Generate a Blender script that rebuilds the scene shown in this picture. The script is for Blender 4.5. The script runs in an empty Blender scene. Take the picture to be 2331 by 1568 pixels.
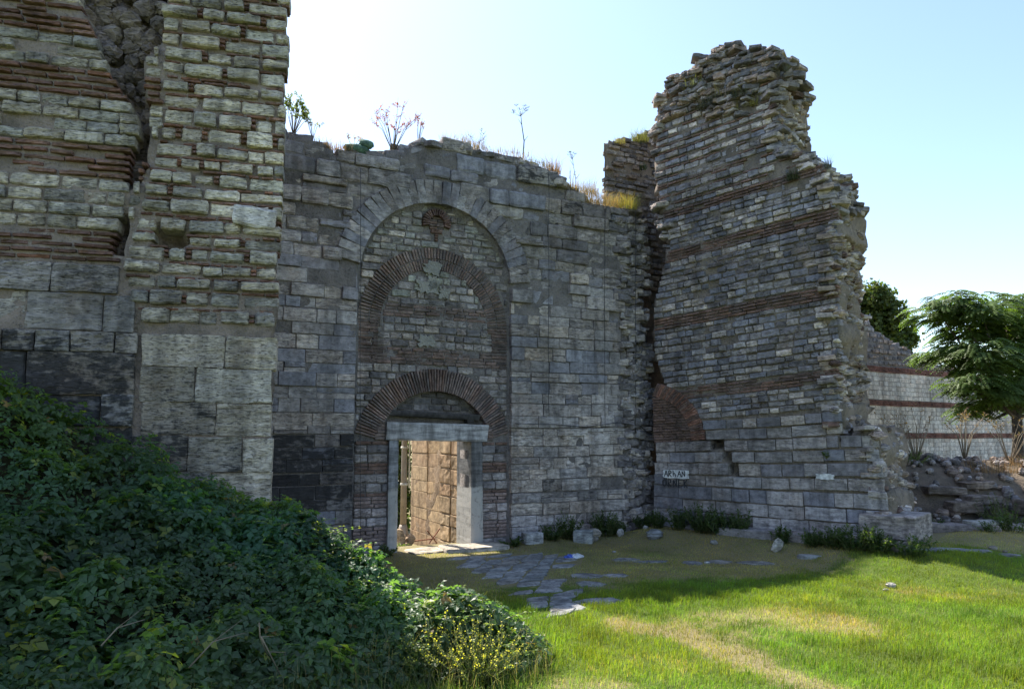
import bpy, math, random
import numpy as np
from mathutils import Vector, Matrix, Euler
random.seed(7); rng = np.random.default_rng(7)
R_ = random.random
def U(a, b): return a + (b - a) * random.random()
sc = bpy.context.scene
COL = sc.collection

# ------------------------------------------------------------------ camera
F_PX, EYE = 740.0, 2.1
PITCH = math.atan(92 / 740)
cam_d = bpy.data.cameras.new('camera'); cam = bpy.data.objects.new('camera', cam_d); COL.objects.link(cam)
cam.location = (0, 0, EYE); cam.rotation_euler = (math.pi / 2 + PITCH, 0, 0)
cam_d.lens = F_PX / 1024 * 36; cam_d.sensor_width = 36; cam_d.clip_end = 3000
sc.camera = cam
# ------------------------------------------------------------------ sky, sun, exposure
SUN_EL, SUN_AZ = math.radians(54.5), math.radians(-39)     # azimuth clockwise from +Y
world = bpy.data.worlds.new('World'); sc.world = world; world.use_nodes = True
wn = world.node_tree.nodes; wl = world.node_tree.links; wn.clear()
sky = wn.new('ShaderNodeTexSky'); sky.sky_type = 'NISHITA'; sky.sun_disc = False
sky.sun_elevation = SUN_EL; sky.sun_rotation = SUN_AZ; sky.air_density = 1.0; sky.dust_density = 0.8; sky.ozone_density = 1.0
bg = wn.new('ShaderNodeBackground'); bg.inputs['Strength'].default_value = 0.13
wo = wn.new('ShaderNodeOutputWorld'); wl.new(sky.outputs[0], bg.inputs['Color']); wl.new(bg.outputs[0], wo.inputs['Surface'])
sun_d = bpy.data.lights.new('sun', 'SUN'); sun_d.energy = 4.9; sun_d.angle = math.radians(0.53); sun_d.color = (1.0, 0.94, 0.83)
sun = bpy.data.objects.new('sun', sun_d); COL.objects.link(sun)
to_sun = Vector((math.cos(SUN_EL) * math.sin(SUN_AZ), math.cos(SUN_EL) * math.cos(SUN_AZ), math.sin(SUN_EL)))
sun.rotation_euler = (-to_sun).to_track_quat('-Z', 'Y').to_euler(); sun.location = to_sun * 40
vs = sc.view_settings; vs.view_transform = 'Standard'; vs.look = 'None'; vs.gamma = 1; vs.use_curve_mapping = False
vs.exposure = 1.28
sc.render.engine = 'CYCLES'; sc.cycles.use_denoising = True; sc.cycles.max_bounces = 6
sc.cycles.diffuse_bounces = 4; sc.cycles.glossy_bounces = 2; sc.cycles.transmission_bounces = 4; sc.cycles.transparent_max_bounces = 4

# ------------------------------------------------------------------ measuring: photo position (x of 2331, y of 1568) to direction
def ray(x, y):
    px, py = x * 1024 / 2331, y * 688 / 1568
    cx, cy = (px - 512) / F_PX, (344 - py) / F_PX
    return (cx, math.cos(PITCH) - math.sin(PITCH) * cy, math.sin(PITCH) + math.cos(PITCH) * cy)
def gnd(x, y, z=0.0):
    r = ray(x, y); t = (z - EYE) / r[2]
    return (r[0] * t, r[1] * t, z)
def at_depth(x, y, Y):
    r = ray(x, y); t = Y / r[1]
    return Vector((r[0] * t, Y, EYE + r[2] * t))
def project(X, Y, Z):
    dz = Z - EYE
    f = Y * math.cos(PITCH) + dz * math.sin(PITCH); up = -Y * math.sin(PITCH) + dz * math.cos(PITCH)
    return (512 + F_PX * X / f) * 2331 / 1024, (344 - F_PX * up / f) * 1568 / 688
class Plane:
    def __init__(s, O, deg):
        s.O = O; s.a = math.radians(deg)
        s.w = (math.cos(s.a), math.sin(s.a)); s.n = (math.sin(s.a), -math.cos(s.a))
    def uv(s, x, y, d=0.0):
        r = ray(x, y)
        t = (s.O[0] * s.n[0] + s.O[1] * s.n[1] + d) / (r[0] * s.n[0] + r[1] * s.n[1])
        X, Y, Z = r[0] * t, r[1] * t, EYE + r[2] * t
        return ((X - s.O[0]) * s.w[0] + (Y - s.O[1]) * s.w[1], Z)
    def poly(s, pts, d=0.0): return [s.uv(x, y, d) for x, y in pts]
    def P(s, u, v, d=0.0):
        return Vector((s.O[0] + u * s.w[0] + d * s.n[0], s.O[1] + u * s.w[1] + d * s.n[1], v))
g0 = gnd(1000, 1250)
GP = Plane((g0[0], g0[1]), 27)          # gate wall
RP = Plane((2.98, 15.96), -42)          # ruined tower
LP = Plane((-2.92, 9.0), 15)            # cracked tower
BP = Plane((11.4, 24.0), 33)            # restored wall

# ------------------------------------------------------------------ numeric noise
def _h(ix, iy, iz, s):
    n = (ix * 374761393 + iy * 668265263 + iz * 2147483647 + s * 1442695041) & 0xffffffff
    n = ((n ^ (n >> 13)) * 1274126177) & 0xffffffff
    return ((n ^ (n >> 16)) & 0xffff) / 65535.0
def vnoise(x, y, z=0.0, s=0):
    x = np.asarray(x, float); y = np.asarray(y, float); z = np.asarray(z, float) + 0 * x
    ix, iy, iz = np.floor(x).astype(np.int64), np.floor(y).astype(np.int64), np.floor(z).astype(np.int64)
    fx, fy, fz = x - ix, y - iy, z - iz
    fx, fy, fz = [f * f * (3 - 2 * f) for f in (fx, fy, fz)]
    r = 0
    for a in (0, 1):
        for b in (0, 1):
            for c in (0, 1):
                r = r + (fx if a else 1 - fx) * (fy if b else 1 - fy) * (fz if c else 1 - fz) * _h(ix + a, iy + b, iz + c, s)
    return r * 2 - 1
def fbm(x, y, z=0.0, s=0, o=3):
    r, a, f = 0, 1.0, 1.0
    for i in range(o):
        r = r + a * vnoise(np.asarray(x) * f, np.asarray(y) * f, np.asarray(z) * f, s + i); a *= .5; f *= 2.03
    return r / 1.75
def sstep(a, b, x):
    t = np.clip((np.asarray(x, float) - a) / (b - a), 0, 1); return t * t * (3 - 2 * t)
def in_poly(poly, u, v):
    r = False; n = len(poly); j = n - 1
    for i in range(n):
        (x1, y1), (x2, y2) = poly[i], poly[j]
        if (y1 > v) != (y2 > v) and u < (x2 - x1) * (v - y1) / (y2 - y1) + x1: r = not r
        j = i
    return r

# ------------------------------------------------------------------ materials
def mat(name):
    m = bpy.data.materials.new(name); m.use_nodes = True
    nt = m.node_tree; nt.nodes.clear()
    out = nt.nodes.new('ShaderNodeOutputMaterial')
    return m, nt, out
class NT:
    def __init__(s, nt): s.nt = nt
    def n(s, t, **k):
        x = s.nt.nodes.new(t)
        for a, b in k.items(): setattr(x, a, b)
        return x
    def l(s, a, b): s.nt.links.new(a, b)
    def noise(s, vec, scale, detail=4, rough=.6):
        x = s.n('ShaderNodeTexNoise'); x.inputs['Scale'].default_value = scale
        x.inputs['Detail'].default_value = detail; x.inputs['Roughness'].default_value = rough
        s.l(vec, x.inputs['Vector']); return x.outputs['Fac']
    def ramp(s, fac, a, b, lo=0.0, hi=1.0):
        x = s.n('ShaderNodeMapRange'); x.interpolation_type = 'SMOOTHSTEP'
        s.l(fac, x.inputs['Value'])
        for nme, q in (('From Min', a), ('From Max', b), ('To Min', lo), ('To Max', hi)): x.inputs[nme].default_value = q
        return x.outputs['Result']
    def math(s, op, a, b=None):
        x = s.n('ShaderNodeMath', operation=op)
        for i, q in enumerate((a, b)):
            if q is None: continue
            if isinstance(q, (int, float)): x.inputs[i].default_value = q
            else: s.l(q, x.inputs[i])
        return x.outputs[0]
    def vmath(s, op, a, b):
        x = s.n('ShaderNodeVectorMath', operation=op)
        for i, q in enumerate((a, b)):
            if isinstance(q, tuple): x.inputs[i].default_value = q
            else: s.l(q, x.inputs[i])
        return x.outputs[0]
    def mix(s, fac, a, b, mode='MIX'):
        x = s.n('ShaderNodeMix', data_type='RGBA', blend_type=mode)
        if isinstance(fac, (int, float)): x.inputs[0].default_value = fac
        else: s.l(fac, x.inputs[0])
        for i, q in ((6, a), (7, b)):
            if isinstance(q, tuple): x.inputs[i].default_value = (*q, 1) if len(q) == 3 else q
            else: s.l(q, x.inputs[i])
        return x.outputs[2]
    def gray(s, v):
        x = s.n('ShaderNodeCombineColor')
        for i in range(3): s.l(v, x.inputs[i])
        return x.outputs[0]
def masonry(name, src, strata=1.0, bump=1.0, tint=None):
    """weathered stone or brick; the piece's own colour comes from the object or a vertex colour, alpha = soot"""
    m, nt, out = mat(name); q = NT(nt)
    pos = q.n('ShaderNodeNewGeometry').outputs['Position']
    if src == 'obj':
        oi = q.n('ShaderNodeObjectInfo'); col, alpha, rnd = oi.outputs['Color'], oi.outputs['Alpha'], oi.outputs['Random']
    else:
        at = q.n('ShaderNodeAttribute', attribute_name='Col'); col, alpha = at.outputs['Color'], at.outputs['Alpha']
        a2 = q.n('ShaderNodeAttribute', attribute_name='rnd'); rnd = a2.outputs['Fac']
    cv = q.n('ShaderNodeCombineXYZ'); off = q.math('MULTIPLY', rnd, 61.0)
    for i in range(3): q.l(off, cv.inputs[i])
    vec = q.vmath('ADD', pos, cv.outputs[0])
    vst = q.vmath('MULTIPLY', vec, (1.0, 1.0, 4.5))
    n1 = q.noise(vst, 4.4, 6, .68)                 # bedding streaks
    n2 = q.noise(vec, 7.0, 5, .62)                 # blotches
    n3 = q.noise(pos, 0.55, 4, .6)                 # wall-wide weathering
    n4 = q.noise(vst, 17.0, 4, .7)                 # pits
    r2 = q.math('FRACT', q.math('MULTIPLY', rnd, 17.3))
    sa = q.math('ADD', .35, q.math('MULTIPLY', r2, .9))
    f1 = q.math('ADD', 1.0, q.math('MULTIPLY', q.math('SUBTRACT', q.ramp(n1, .3, .72, 1 - .42 * strata, 1 + .28 * strata), 1.0), sa))
    f2 = q.ramp(n2, .28, .72, .66, 1.26)
    f3 = q.ramp(n3, .35, .65, .78, 1.14)
    f = q.math('MULTIPLY', q.math('MULTIPLY', f1, f2), f3)
    c = q.mix(1.0, col, q.gray(f), 'MULTIPLY')
    pit = q.ramp(n4, .33, .47, .5, 1.0)
    c = q.mix(1.0, c, q.gray(pit), 'MULTIPLY')
    run = q.noise(q.vmath('MULTIPLY', pos, (3.2, 3.2, .33)), 1.0, 5, .65)      # rain streaks down the face
    c = q.mix(1.0, c, q.gray(q.ramp(run, .34, .56, .66, 1.06)), 'MULTIPLY')
    c = q.mix(q.ramp(q.noise(pos, 1.7, 5, .7), .52, .68, 0, .4), c, q.mix(1.0, c, (.85, .70, .58), 'MULTIPLY'))
    lich = q.math('MULTIPLY', q.ramp(n2, .58, .7), q.ramp(n3, .5, .62))
    c = q.mix(q.math('MULTIPLY', lich, .2), c, (.33, .31, .24))
    sm = q.math('ADD', q.math('MULTIPLY', n1, .55), q.math('MULTIPLY', n2, .45))
    thr = q.math('SUBTRACT', 0.86, q.math('MULTIPLY', q.math('ADD', alpha, q.math('MULTIPLY', q.math('SUBTRACT', n3, .5), .9)), .55))
    sx = q.n('ShaderNodeMapRange'); sx.interpolation_type = 'SMOOTHSTEP'
    q.l(sm, sx.inputs['Value']); q.l(q.math('SUBTRACT', thr, .09), sx.inputs['From Min']); q.l(q.math('ADD', thr, .06), sx.inputs['From Max'])
    c = q.mix(q.math('MULTIPLY', sx.outputs[0], .93), c, (.022, .022, .024))
    if tint: c = q.mix(1.0, c, tint, 'MULTIPLY')
    b = q.n('ShaderNodeBsdfPrincipled'); b.inputs['Roughness'].default_value = .92
    b.inputs['Specular IOR Level'].default_value = .25
    q.l(c, b.inputs['Base Color'])
    hgt = q.math('ADD', q.math('MULTIPLY', n1, .7 * strata), q.math('ADD', q.math('MULTIPLY', n2, .5), q.math('MULTIPLY', pit, .35)))
    bp = q.n('ShaderNodeBump'); bp.inputs['Strength'].default_value = .9 * bump; bp.inputs['Distance'].default_value = .035
    q.l(hgt, bp.inputs['Height']); q.l(bp.outputs[0], b.inputs['Normal']); q.l(b.outputs[0], out.inputs[0])
    return m
M_STONE, M_STONE_A = masonry('weathered_limestone', 'obj'), masonry('weathered_limestone_small', 'attr')
M_STONE_E, M_STONE_S = masonry('eroded_bedded_limestone', 'obj', 1.25, 1.4), masonry('smooth_blue_stone', 'obj', .45, .6)
M_TAN, M_TILE, M_TILE_A = masonry('tan_sunlit_block', 'obj', .45, .4), masonry('restored_block', 'obj', .3, .25), masonry('restored_block_small', 'attr', .3, .25)
M_BRICK, M_BRICK_A = masonry('old_brick', 'obj', .35, .8), masonry('old_brick_small', 'attr', .35, .8)
def mortar(name, ca, cb, dark=(.05, .045, .04)):
    m, nt, out = mat(name); q = NT(nt)
    pos = q.n('ShaderNodeNewGeometry').outputs['Position']
    n1, n2, n3 = q.noise(pos, 6, 6, .7), q.noise(pos, 24, 4, .7), q.noise(pos, .8, 4, .6)
    c = q.mix(q.ramp(n1, .3, .7), ca, cb)
    c = q.mix(q.ramp(n2, .52, .68, 0, .6), c, dark)
    c = q.mix(q.ramp(q.noise(pos, 2.3, 5, .7), .35, .65, 0, .5), c, tuple(min(1, x * 1.45) for x in ca))
    c = q.mix(q.ramp(n3, .5, .7, 0, .55), c, dark)
    b = q.n('ShaderNodeBsdfPrincipled'); b.inputs['Roughness'].default_value = .95; b.inputs['Specular IOR Level'].default_value = .2
    q.l(c, b.inputs['Base Color'])
    bp = q.n('ShaderNodeBump'); bp.inputs['Strength'].default_value = 1.0; bp.inputs['Distance'].default_value = .05
    q.l(q.math('ADD', n1, q.math('MULTIPLY', n2, .6)), bp.inputs['Height']); q.l(bp.outputs[0], b.inputs['Normal']); q.l(b.outputs[0], out.inputs[0])
    return m
M_MORT_L = mortar('pink_lime_mortar', (.30, .235, .20), (.20, .165, .145))
M_MORT_G = mortar('grey_lime_mortar', (.225, .20, .19), (.135, .122, .12))
M_MORT_R = mortar('brown_rubble_mortar', (.25, .205, .165), (.15, .13, .11))
def plain(name, col, rough=.8, spec=.3, metal=0.0, var=.25, scale=8, bump=.3):
    m, nt, out = mat(name); q = NT(nt)
    pos = q.n('ShaderNodeNewGeometry').outputs['Position']
    n1 = q.noise(pos, scale, 5, .65); n2 = q.noise(pos, scale * .2, 3)
    f = q.math('MULTIPLY', q.ramp(n1, .3, .7, 1 - var, 1 + var), q.ramp(n2, .35, .65, 1 - var * .6, 1 + var * .6))
    c = q.mix(1.0, col, q.gray(f), 'MULTIPLY')
    b = q.n('ShaderNodeBsdfPrincipled'); b.inputs['Roughness'].default_value = rough; b.inputs['Metallic'].default_value = metal
    b.inputs['Specular IOR Level'].default_value = spec; q.l(c, b.inputs['Base Color'])
    bp = q.n('ShaderNodeBump'); bp.inputs['Strength'].default_value = bump; bp.inputs['Distance'].default_value = .01
    q.l(n1, bp.inputs['Height']); q.l(bp.outputs[0], b.inputs['Normal']); q.l(b.outputs[0], out.inputs[0])
    return m
def marble():
    m, nt, out = mat('veined_grey_marble'); q = NT(nt)
    oi = q.n('ShaderNodeObjectInfo')
    pos = q.n('ShaderNodeNewGeometry').outputs['Position']
    v = q.n('ShaderNodeMapping'); v.inputs['Rotation'].default_value = (0, math.radians(14), 0); v.inputs['Scale'].default_value = (1, 1, 7); q.l(pos, v.inputs[0])
    n1 = q.noise(v.outputs[0], 2.2, 6, .6); n2 = q.noise(pos, 9, 5, .7); n3 = q.noise(pos, 40, 3, .6)
    run = q.noise(q.vmath('MULTIPLY', pos, (6, 6, .8)), 1.0, 5, .7)
    c = q.mix(1.0, oi.outputs['Color'], q.gray(q.ramp(n1, .32, .68, .55, 1.25)), 'MULTIPLY')
    c = q.mix(1.0, c, q.gray(q.ramp(run, .35, .6, .55, 1.1)), 'MULTIPLY')
    c = q.mix(1.0, c, q.gray(q.ramp(n2, .3, .7, .8, 1.15)), 'MULTIPLY')
    c = q.mix(q.ramp(n3, .64, .72, 0, .7), c, (.06, .055, .05))
    # whitewash below head height, soot near the top of the jambs, edge broken by noise
    sx = q.n('ShaderNodeSeparateXYZ'); q.l(pos, sx.inputs[0])
    zz = q.math('ADD', sx.outputs[2], q.math('MULTIPLY', n2, .35))
    ww = q.math('MULTIPLY', q.ramp(zz, 1.36, 1.26), oi.outputs['Alpha'])
    c = q.mix(q.math('MULTIPLY', ww, q.ramp(n2, .3, .5, .45, .95)), c, (.42, .40, .37))
    b = q.n('ShaderNodeBsdfPrincipled'); b.inputs['Roughness'].default_value = .7; b.inputs['Specular IOR Level'].default_value = .3
    q.l(c, b.inputs['Base Color'])
    bp = q.n('ShaderNodeBump'); bp.inputs['Strength'].default_value = .5; bp.inputs['Distance'].default_value = .015
    q.l(q.math('ADD', n2, q.math('MULTIPLY', n3, .4)), bp.inputs['Height']); q.l(bp.outputs[0], b.inputs['Normal']); q.l(b.outputs[0], out.inputs[0])
    return m
M_MARBLE = marble()
M_TIMBER = plain('charred_timber', (.055, .05, .048), .85, .2, var=.4, scale=14)
M_LAMP = plain('painted_lamp_metal', (.30, .25, .20), .55, .4, .3, .12)
M_PIPE = plain('pale_plastic_pipe', (.55, .52, .46), .6)
M_RED = plain('faded_red_plastic', (.42, .10, .07), .55)
M_RUST = plain('rusty_steel', (.24, .10, .06), .8, .3, .2, .4, 20)
M_BAGB = plain('blue_plastic_film', (.05, .10, .42), .35, .5)
M_BAGW = plain('clear_white_plastic_film', (.62, .64, .68), .3, .5)
M_WOOD = plain('tree_bark', (.075, .06, .048), .9, .2, var=.4, scale=18, bump=.8)
M_TWIG = plain('dry_twig', (.21, .17, .125), .9, .2, var=.3, scale=10)
M_STEM = plain('green_stem', (.13, .15, .06), .8, .2)
M_PAINTW = plain('white_paint', (.62, .62, .62), .7, .3, var=.3, scale=14)
M_PAINTK = plain('black_paint', (.02, .02, .025), .7, .3)
M_GREY = plain('dark_steel_cable', (.06, .06, .065), .5, .4, .5)
def leafy(name, trans=.35, rough=.5, spec=.35, shift=(1.0, 1.0, 1.0), tcol=(1.5, 1.7, .5)):
    m, nt, out = mat(name); q = NT(nt)
    at = q.n('ShaderNodeAttribute', attribute_name='Col').outputs['Color']
    if shift != (1.0, 1.0, 1.0): at = q.mix(1.0, at, shift, 'MULTIPLY')
    b = q.n('ShaderNodeBsdfPrincipled'); b.inputs['Roughness'].default_value = rough; b.inputs['Specular IOR Level'].default_value = spec
    q.l(at, b.inputs['Base Color'])
    t = q.n('ShaderNodeBsdfTranslucent'); q.l(q.mix(1.0, at, tcol, 'MULTIPLY'), t.inputs['Color'])
    ms = q.n('ShaderNodeMixShader'); ms.inputs[0].default_value = trans
    q.l(b.outputs[0], ms.inputs[1]); q.l(t.outputs[0], ms.inputs[2]); q.l(ms.outputs[0], out.inputs[0])
    return m
M_BRAM = leafy('bramble_leaf', .5, .42, .4, tcol=(3.3, 3.4, .8))
M_LEAF = leafy('tree_leaf', .42, .5, .3)
M_GRASS = leafy('grass_blade', .5, .6, .25, tcol=(1.35, 1.45, .55))
M_DRY = leafy('dry_grass_blade', .45, .7, .2, tcol=(1.3, 1.1, .7))

# ------------------------------------------------------------------ object helpers
def link(o, parent=None):
    COL.objects.link(o)
    if parent: o.parent = parent
    return o
def tag(o, label, cat, group=None, kind=None):
    if label: o['label'] = label
    if cat: o['category'] = cat
    if group: o['group'] = group
    if kind: o['kind'] = kind
    return o
def thing(name, loc, rz, label, cat, group=None):
    o = bpy.data.objects.new(name, None); o.empty_display_size = .2
    o.location = loc; o.rotation_euler = (0, 0, rz); link(o); return tag(o, label, cat, group)
def np_mesh(name, verts, faces, cols=None, rnd=None, smooth=True):
    """faces: list of tuples, or an (N,k) array"""
    me = bpy.data.meshes.new(name)
    verts = np.asarray(verts, np.float32).reshape(-1, 3)
    if isinstance(faces, np.ndarray):
        n, k = faces.shape; loops = faces.ravel().astype(np.int32)
        starts = np.arange(0, n * k, k, dtype=np.int32)
    else:
        loops = np.array([i for f in faces for i in f], np.int32)
        ln = np.array([len(f) for f in faces]); starts = np.concatenate([[0], np.cumsum(ln)[:-1]]).astype(np.int32); n = len(faces)
    me.vertices.add(len(verts)); me.vertices.foreach_set('co', verts.ravel())
    me.loops.add(len(loops)); me.loops.foreach_set('vertex_index', loops)
    me.polygons.add(n); me.polygons.foreach_set('loop_start', starts)
    me.update(calc_edges=True)
    me.polygons.foreach_set('use_smooth', np.full(n, smooth, bool))
    if cols is not None:
        a = me.color_attributes.new('Col', 'FLOAT_COLOR', 'POINT'); a.data.foreach_set('color', np.asarray(cols, np.float32).ravel())
    if rnd is not None:
        a = me.attributes.new('rnd', 'FLOAT', 'POINT'); a.data.foreach_set('value', np.asarray(rnd, np.float32).ravel())
    return me
def obj(name, me, m, parent=None, loc=None, rot=None, scale=None):
    if m and not me.materials: me.materials.append(m)
    o = bpy.data.objects.new(name, me); link(o, parent)
    if loc is not None: o.location = loc
    if rot is not None: o.rotation_euler = rot
    if scale is not None: o.scale = scale
    return o
def tube(pts, rad, k=6):
    """tapered tube along points; returns verts, faces"""
    pts = [Vector(p) for p in pts]; V, Fc = [], []
    for i, p in enumerate(pts):
        t = (pts[min(i + 1, len(pts) - 1)] - pts[max(i - 1, 0)]).normalized()
        a = t.orthogonal().normalized() if i == 0 else (a - a.dot(t) * t).normalized()
        b = t.cross(a); r = rad[i] if isinstance(rad, (list, tuple)) else rad
        for j in range(k):
            w = 2 * math.pi * j / k; V.append(tuple(p + (a * math.cos(w) + b * math.sin(w)) * r))
    for i in range(len(pts) - 1):
        for j in range(k):
            Fc.append((i * k + j, i * k + (j + 1) % k, (i + 1) * k + (j + 1) % k, (i + 1) * k + j))
    Fc.append(tuple(range(k - 1, -1, -1))); Fc.append(tuple((len(pts) - 1) * k + j for j in range(k)))
    return V, Fc
def join(parts):
    V, Fc = [], []
    for v, f in parts:
        o = len(V); V += list(v); Fc += [tuple(i + o for i in q) for q in f]
    return V, Fc
def tubes_obj(name, list_, m, parent=None, loc=None):
    V, Fc = join([tube(*a) for a in list_]); return obj(name, np_mesh(name, V, Fc), m, parent, loc)

# ------------------------------------------------------------------ stone library
LIB = {}
ASP = [1.0, 1.5, 2.2, 3.2, 5.0, 8.0]
SPEC = {'ashlar': (.045, .024, .045), 'rough': (.12, .095, .08), 'round': (.22, .11, .10), 'brick': (.12, .12, .10), 'tile': (.03, .004, .01), 'big': (.04, .04, .05)}
def stone_geo(kind, asp, seed):
    c, jit, amp = SPEC[kind]
    nx = {'big': 11}.get(kind, max(4, min(7, int(asp * 1.4) + 3))); nz = 8 if kind == 'big' else (3 if kind == 'brick' else 4)
    cx = min(.3, c / asp)
    xs = np.concatenate([[-.5], np.linspace(-.5 + cx, .5 - cx, nx), [.5]]); zs = np.concatenate([[-.5], np.linspace(-.5 + c, .5 - c, nz), [.5]])
    X, Z = np.meshgrid(xs, zs, indexing='ij'); I, J = np.meshgrid(np.arange(len(xs)), np.arange(len(zs)), indexing='ij')
    bx = (I == 0) | (I == len(xs) - 1); bz = (J == 0) | (J == len(zs) - 1)
    s = seed * 13.7; ychm = .5
    fr = 3.0 if kind == 'big' else 2.2
    Y = -.5 + amp * (fbm(X * asp * fr + s, Z * fr + s, 0, seed) + .25)
    if kind == 'big': Y = Y + .05 * fbm(X * asp * 2 + s, Z * 12, 0, seed + 5)
    Y = Y + np.where(bx | bz, c * ychm + amp * .6 * vnoise(X * asp * 4, Z * 4 + s, 0, seed + 1), 0)
    Y = Y + np.where(bx & bz, c * ychm * .7, 0)
    edge = np.where(bx | bz, 1.0, .45)
    Xn = X + edge * jit * fbm(X * asp * 1.6 + s, Z * 1.6 - s, 0, seed + 2) / asp
    Zn = Z + edge * jit * fbm(X * asp * 1.6 - s, Z * 1.6 + s, 0, seed + 3)
    k = np.where(bx & bz, 1 - c * .55, 1.0); kx = np.where(bx & bz, 1 - cx * .55, 1.0)
    Xn *= kx; Zn *= k
    V = np.stack([Xn, Y, Zn], -1).reshape(-1, 3); m = len(zs)
    Fq = []
    for i in range(len(xs) - 1):
        for j in range(m - 1):
            Fq.append((i * m + j, (i + 1) * m + j, (i + 1) * m + j + 1, i * m + j + 1))
    ring = [i * m for i in range(len(xs))] + [(len(xs) - 1) * m + j for j in range(1, m)] + [i * m + m - 1 for i in range(len(xs) - 2, -1, -1)] + [j for j in range(m - 2, 0, -1)]
    b = len(V); back = V[ring].copy(); back[:, 1] = .5
    V = np.vstack([V, back]); n = len(ring)
    for i in range(n):
        j = (i + 1) % n; Fq.append((ring[i], b + i, b + j, ring[j]))
    Fq = [tuple(f) for f in Fq]
    return V, np.array(Fq)
def rubble_geo(seed):
    u = []; F = []
    N, Mm = 7, 4
    V = [(0, 0, -.5)]
    for j in range(1, Mm + 1):
        t = -math.pi / 2 + math.pi * j / (Mm + 1)
        for i in range(N):
            p = 2 * math.pi * i / N + .3 * j
            V.append((.5 * math.cos(t) * math.cos(p), .5 * math.cos(t) * math.sin(p), .5 * math.sin(t)))
    V.append((0, 0, .5)); V = np.array(V)
    m = np.max(np.abs(V), 1, keepdims=True); V = V * (.55 + .45 * .5 / np.maximum(m, .2))   # boxier
    V = V * (1 + .28 * vnoise(V[:, 0] * 3 + seed * 7.1, V[:, 1] * 3, V[:, 2] * 3 + seed, seed))[:, None]
    Fq = []
    for i in range(N):
        Fq.append((0, 1 + (i + 1) % N, 1 + i))
    for j in range(Mm - 1):
        for i in range(N):
            a, b = 1 + j * N + i, 1 + j * N + (i + 1) % N
            Fq.append((a, b, b + N)); Fq.append((a, b + N, a + N))
    L = len(V) - 1; o = 1 + (Mm - 1) * N
    for i in range(N): Fq.append((o + i, o + (i + 1) % N, L))
    return V, np.array(Fq)
def lib(kind, asp):
    if kind == 'rubble':
        k = ('rubble', 0, random.randrange(12))
        if k not in LIB:
            V, Fq = rubble_geo(k[2] + 3); LIB[k] = [V, Fq, {}]
        return LIB[k]
    a = min(ASP, key=lambda z: abs(math.log(z / max(asp, .3)))); k = (kind, a, random.randrange(7))
    if k not in LIB:
        V, Fq = stone_geo(kind, a, k[2] + int(a * 10)); LIB[k] = [V, Fq, {}]
    return LIB[k]
class Pieces:
    """collects masonry pieces of one wall; the largest 300 of each name become parts, the rest one joined part"""
    def __init__(s, parent): s.parent = parent; s.d = {}
    def add(s, name, kind, loc, size, col, rot=(0, 0, 0), mats=None, smooth=None):
        L, D, H = size
        s.d.setdefault(name, []).append((lib(kind, L / H), loc, rot, (L, D, H), col, mats or ((M_BRICK, M_BRICK_A) if 'brick' in name else (M_STONE_E if col[0] > col[2] * 1.19 and kind != 'tile' else M_STONE_S if col[0] < col[2] * 1.06 else M_STONE, M_STONE_A)), False if smooth is None else smooth))
    def flush(s, small=None, limit=300, weight=None):
        for name, ls in s.d.items():
            w = weight or (lambda p: p[3][0] * p[3][2] if True else 0)
            ls.sort(key=lambda p: -w(p))
            for (lb, loc, rot, size, col, ms, sm) in ls[:limit]:
                if ms[0].name not in lb[2]:
                    me = np_mesh(name, lb[0], lb[1], smooth=sm); me.materials.append(ms[0]); lb[2][ms[0].name] = me
                o = bpy.data.objects.new(name, lb[2][ms[0].name]); o.parent = s.parent; COL.objects.link(o)
                o.location = loc; o.rotation_euler = rot; o.scale = size; o.color = col
            rest = ls[limit:]
            if not rest: continue
            V, Q, C, Rn, off = [], [], [], [], 0
            for (lb, loc, rot, size, col, ms, sm) in rest:
                mtx = np.array(Euler(rot).to_matrix()); v = (lb[0] * np.array(size)) @ mtx.T + np.array(loc)
                V.append(v); q = lb[1]; q = q if q.shape[1] == 4 else np.hstack([q, q[:, 2:3]])
                Q.append(q + off); off += len(v)
                C.append(np.tile(np.array(col), (len(v), 1))); Rn.append(np.full(len(v), R_()))
            Q = np.vstack(Q)
            faces = [tuple(f[:3]) if f[2] == f[3] else tuple(f) for f in Q.tolist()]
            me = np_mesh('small_' + name, np.vstack(V), faces, np.vstack(C), np.concatenate(Rn), smooth=rest[0][6])
            o = obj('small_' + name, me, rest[0][5][1], s.parent); o['kind'] = 'stuff'
def intervals(pred, v, u0, u1, tilt=0.0, step=.04):
    r, a = [], None; n = int((u1 - u0) / step)
    for i in range(n + 1):
        u = u0 + i * step
        if pred(u, v + tilt * u):
            if a is None: a = u
        elif a is not None: r.append((a, u)); a = None
    if a is not None: r.append((a, u1))
    return [q for q in r if q[1] - q[0] > .07]
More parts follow.
